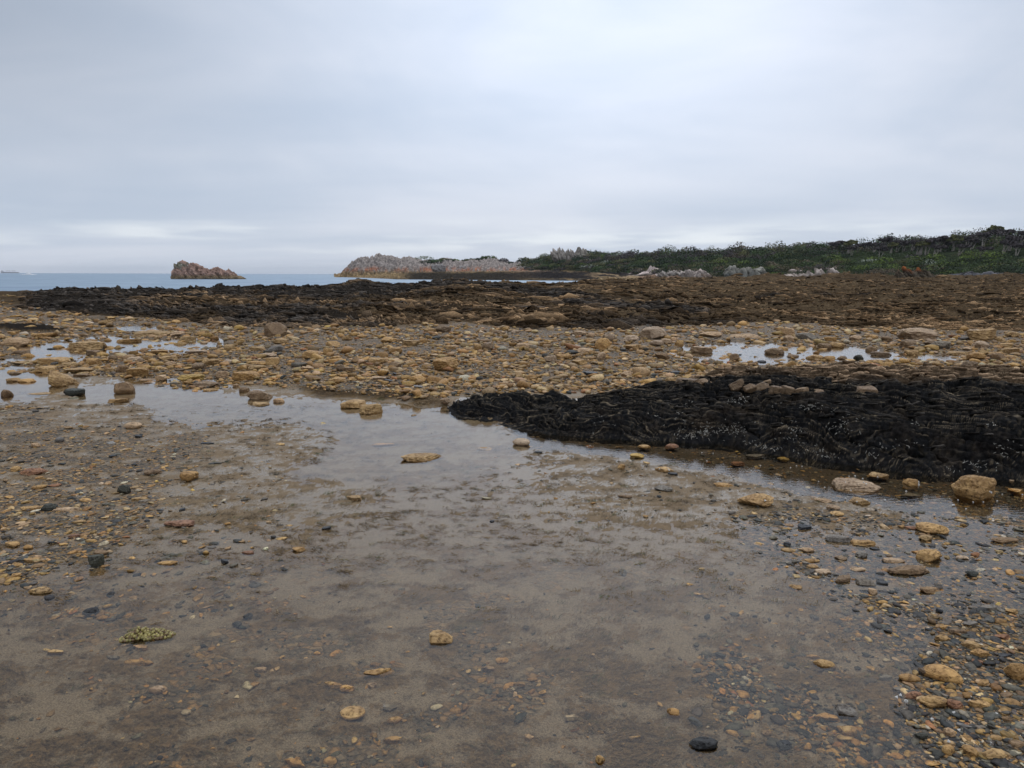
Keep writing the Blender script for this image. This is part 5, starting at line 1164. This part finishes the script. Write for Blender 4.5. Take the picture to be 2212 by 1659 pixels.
# skerry
def skerry():
    d = 290.0; m = d / (F * 4) / 2.212; base = 256; x0 = 1574
    prof = [(1572, 0), (1578, 45), (1590, 72), (1605, 106), (1632, 150), (1655, 151), (1690, 131), (1728, 120), (1738, 136), (1750, 140), (1780, 130), (1830, 104), (1870, 94), (1893, 75), (1915, 92), (1950, 102), (1985, 91), (1998, 66), (2030, 64), (2045, 82), (2080, 76), (2095, 46), (2140, 31), (2200, 2), (2206, 0)]
    ns, na = 520, 150; S = np.linspace(1572, 2206, ns); A = np.linspace(0, PI, na)
    hp = interp(S, prof) * m; SS, AA = np.meshgrid(S, A); Hh = np.repeat(hp[None], na, 0)
    xc = (SS - 1889) * m; wd = 2.0 + Hh * .75; y = -np.cos(AA) * wd; zt = np.sin(AA) ** .75 * Hh
    x = xc.ravel(); y = y.ravel(); z = zt.ravel()
    s = x * .8 + z * .75 + fb3(x * .2, y * .2, z * .2, 3, 801) * 1.8
    dsp = saw(s * .42, .7) * .7 + saw(s * 1.3, .7) * .25 + fb3(x * .55, y * .55, z * .55, 4, 805) * 2.0 - .5
    nl = np.sqrt((y / 3) ** 2 + (z / 3) ** 2 + .3); edge = sst(z, .0, .4)
    y2 = y + dsp * y / 3 / nl * 1.1; z2 = z + dsp * z / 3 / nl * edge; x2 = x + fb3(x * .6 + 9, y * .6, z * .6, 3, 809) * .5 * edge - .12 * z * 0
    n = fb3(x * .35, y * .35, z * .35, 3, 811)
    c = np.array([[.235, .15, .115]]) * (1 + .5 * (dsp[:, None] + .1)); k = np.clip(1 - sst(z, 1.0, 2.4) , 0, 1)[:, None] * .8; c = c * (1 - k) + np.array([[.20, .145, .075]]) * k
    k = (1 - sst(z, .25, .6))[:, None]; c = c * (1 - k) + np.array([[.05, .04, .025]]) * k
    k = (sst(z, 3.6, 5.2) * (1 - sst(x, -9.5, -6.5)) * .8 * sst(n, -.3, .1))[:, None]; c = c * (1 - k) + np.array([[.11, .12, .085]]) * k
    wh = (sst(fb3(x * 1.1, y * 1.1, z * 2, 3, 821), .22, .36) * (1 - sst(x, -8, -5)) * sst(z, 3, 4.5))[:, None] * .8; c = c * (1 - wh) + .5 * wh
    o = mesh_obj('skerry', np.stack([x2, y2, z2 - .25], 1), grid_faces(na, ns), M_far, attrs={'col': np.clip(c, .01, 1)})
    U = 1889 / 2.212 * .54; o.location = ((U - 1106) / FS * d, d, -.62); tag(o, 'reddish brown jagged rock islet standing alone in the sea at left', 'sea rock')
skerry()

# a rock awash with white water, and the ship on the horizon
def surf():
    d = 820.0; m = d / (F * 4) / 8.848; xs = (1225 / 8.848 - 2048) / 2820 * d
    v0, f0 = ICO[3]; v = v0 * np.array([42 * m, 2.0, 36 * m]); v = v + v0 * (fb3(v0[:, 0] * 2, v0[:, 1] * 2, v0[:, 2] * 2, 3, 5) * .5)[:, None]; v[:, 0] += .1 * v[:, 2]
    o = mesh_obj('awash_rock', v, f0, M_far, attrs={'col': np.ones((len(v), 3)) * np.array([[.12, .05, .04]])}); o.location = (xs, d, -.62 + 1.0)
    tag(o, 'small dark reddish hump breaking the sea surface in white water, far left', 'sea rock')
    r = np.random.default_rng(3); N = 1500; q = r.normal(size=N); x = xs + q * 75 * m + 20 * m; z = -.62 + np.abs(r.normal(size=N)) * .7 * np.exp(-np.abs(q)) + .15; y = d - 2.5 + r.uniform(-2, 2, N)
    v1, f1 = ICO[1]; sz = r.uniform(.25, .8, N); vv = v1[None] * (sz[:, None] * np.array([[2.0, 1, .45]]))[:, None, :] + np.stack([x, y, z], 1)[:, None, :]
    f = (f1[None] + (np.arange(N) * len(v1))[:, None, None]).reshape(-1, 3)
    o = mesh_obj('sea_foam', vv.reshape(-1, 3), f, M_plain, attrs={'col': np.full((len(vv) * len(v1), 3), .8)}); tag(o, 'white foam breaking round the dark hump out at sea', 'foam', kind='stuff')
surf()
def boxm(x0, x1, y0, y1, z0, z1, tx=0.0):
    v = np.array([(x0 + tx * 0, y0, z0), (x1, y0, z0), (x1, y1, z0), (x0, y1, z0), (x0 + tx, y0 + abs(tx) * .2, z1), (x1 - tx, y0 + abs(tx) * .2, z1), (x1 - tx, y1 - abs(tx) * .2, z1), (x0 + tx, y1 - abs(tx) * .2, z1)], float)
    return v, np.array([(0, 3, 2, 1), (4, 5, 6, 7), (0, 1, 5, 4), (1, 2, 6, 5), (2, 3, 7, 6), (3, 0, 4, 7)])
def ship():
    d = 8200.0; m = d / (F * 4) / 8.848; U = 555
    e = empty('cargo_ship', ((U / 8.848 - 2048) / 2820 * d, d, -.62), 0, label='long low cargo ship with deck cranes on the horizon at far left', cat='ship')
    def P(nm, geos, col):
        v, f = merge(geos); return mesh_obj(nm, v, f, M_plain, e, smooth=False, attrs={'col': np.ones((len(v), 3)) * np.array([col])})
    L = 310 * m
    hv = []; hf = []
    secs = [(-L, .3, 5, 10), (-L * .96, .9, 0, 10), (-L * .7, 1, -2, 9), (L * .75, 1, -2, 9), (L * .92, .6, -2, 12), (L, .05, 3, 13)]
    hv = []
    for (x, wf, zb, ztp) in secs:
        for (a, b) in ((-1, ztp), (-.8, zb), (.8, zb), (1, ztp)): hv.append((x, a * 15 * wf, b))
    for i in range(len(secs) - 1):
        for k in range(4): a = i * 4 + k; b = i * 4 + (k + 1) % 4; hf.append((a, b, b + 4, a + 4))
    hf += [(0, 3, 2, 1), (20, 21, 22, 23)]
    P('hull', [(np.array(hv, float), np.array(hf))], (.06, .045, .06))
    P('superstructure', [boxm(-L * .93, -L * .8, -13, 13, 9, 22), boxm(-L * .91, -L * .83, -10, 10, 22, 26), boxm(-L * .86, -L * .84, -2, 2, 26, 32)], (.3, .3, .32))
    for xx in (440, 540, 636, 728):
        cx_ = (xx - U) * m; mast, mf = tube([(cx_, 0, 8), (cx_, 0, 32)], [2.2, 1.6], 8); j, jf = tube([(cx_, 0, 30), (cx_ + (1 if xx in (440, 636) else -1) * 24, 0, 24)], [1.2, .7], 6)
        P('deck_crane', [(mast, mf), (j, jf), boxm(cx_ - 3, cx_ + 3, -3, 3, 24, 30)], (.2, .2, .22))
    P('hatch_covers', [boxm(-L * .7 + i * L * .28, -L * .7 + i * L * .28 + L * .2, -10, 10, 9, 12) for i in range(5)], (.12, .08, .08))
ship()

# ------------------------------------------------------------------ sea air
def haze():
    m = bpy.data.materials.new('sea_haze'); m.use_nodes = True; t = NT(m.node_tree); t.n.clear(); out = t.new('ShaderNodeOutputMaterial')
    vo = t.new('ShaderNodeVolumePrincipled'); vo.inputs['Color'].default_value = (.86, .91, .97, 1); vo.inputs['Density'].default_value = HAZE; vo.inputs['Anisotropy'].default_value = 0.0
    t.link(vo.outputs[0], out.inputs['Volume'])
    v, f = boxm(-14500, 14500, -70, 9900, -3, 75); o = mesh_obj('haze', v, f, m, smooth=False); tag(o, 'thin pale sea haze in the distance', 'haze', kind='stuff')
HAZE = 0.00007
haze()
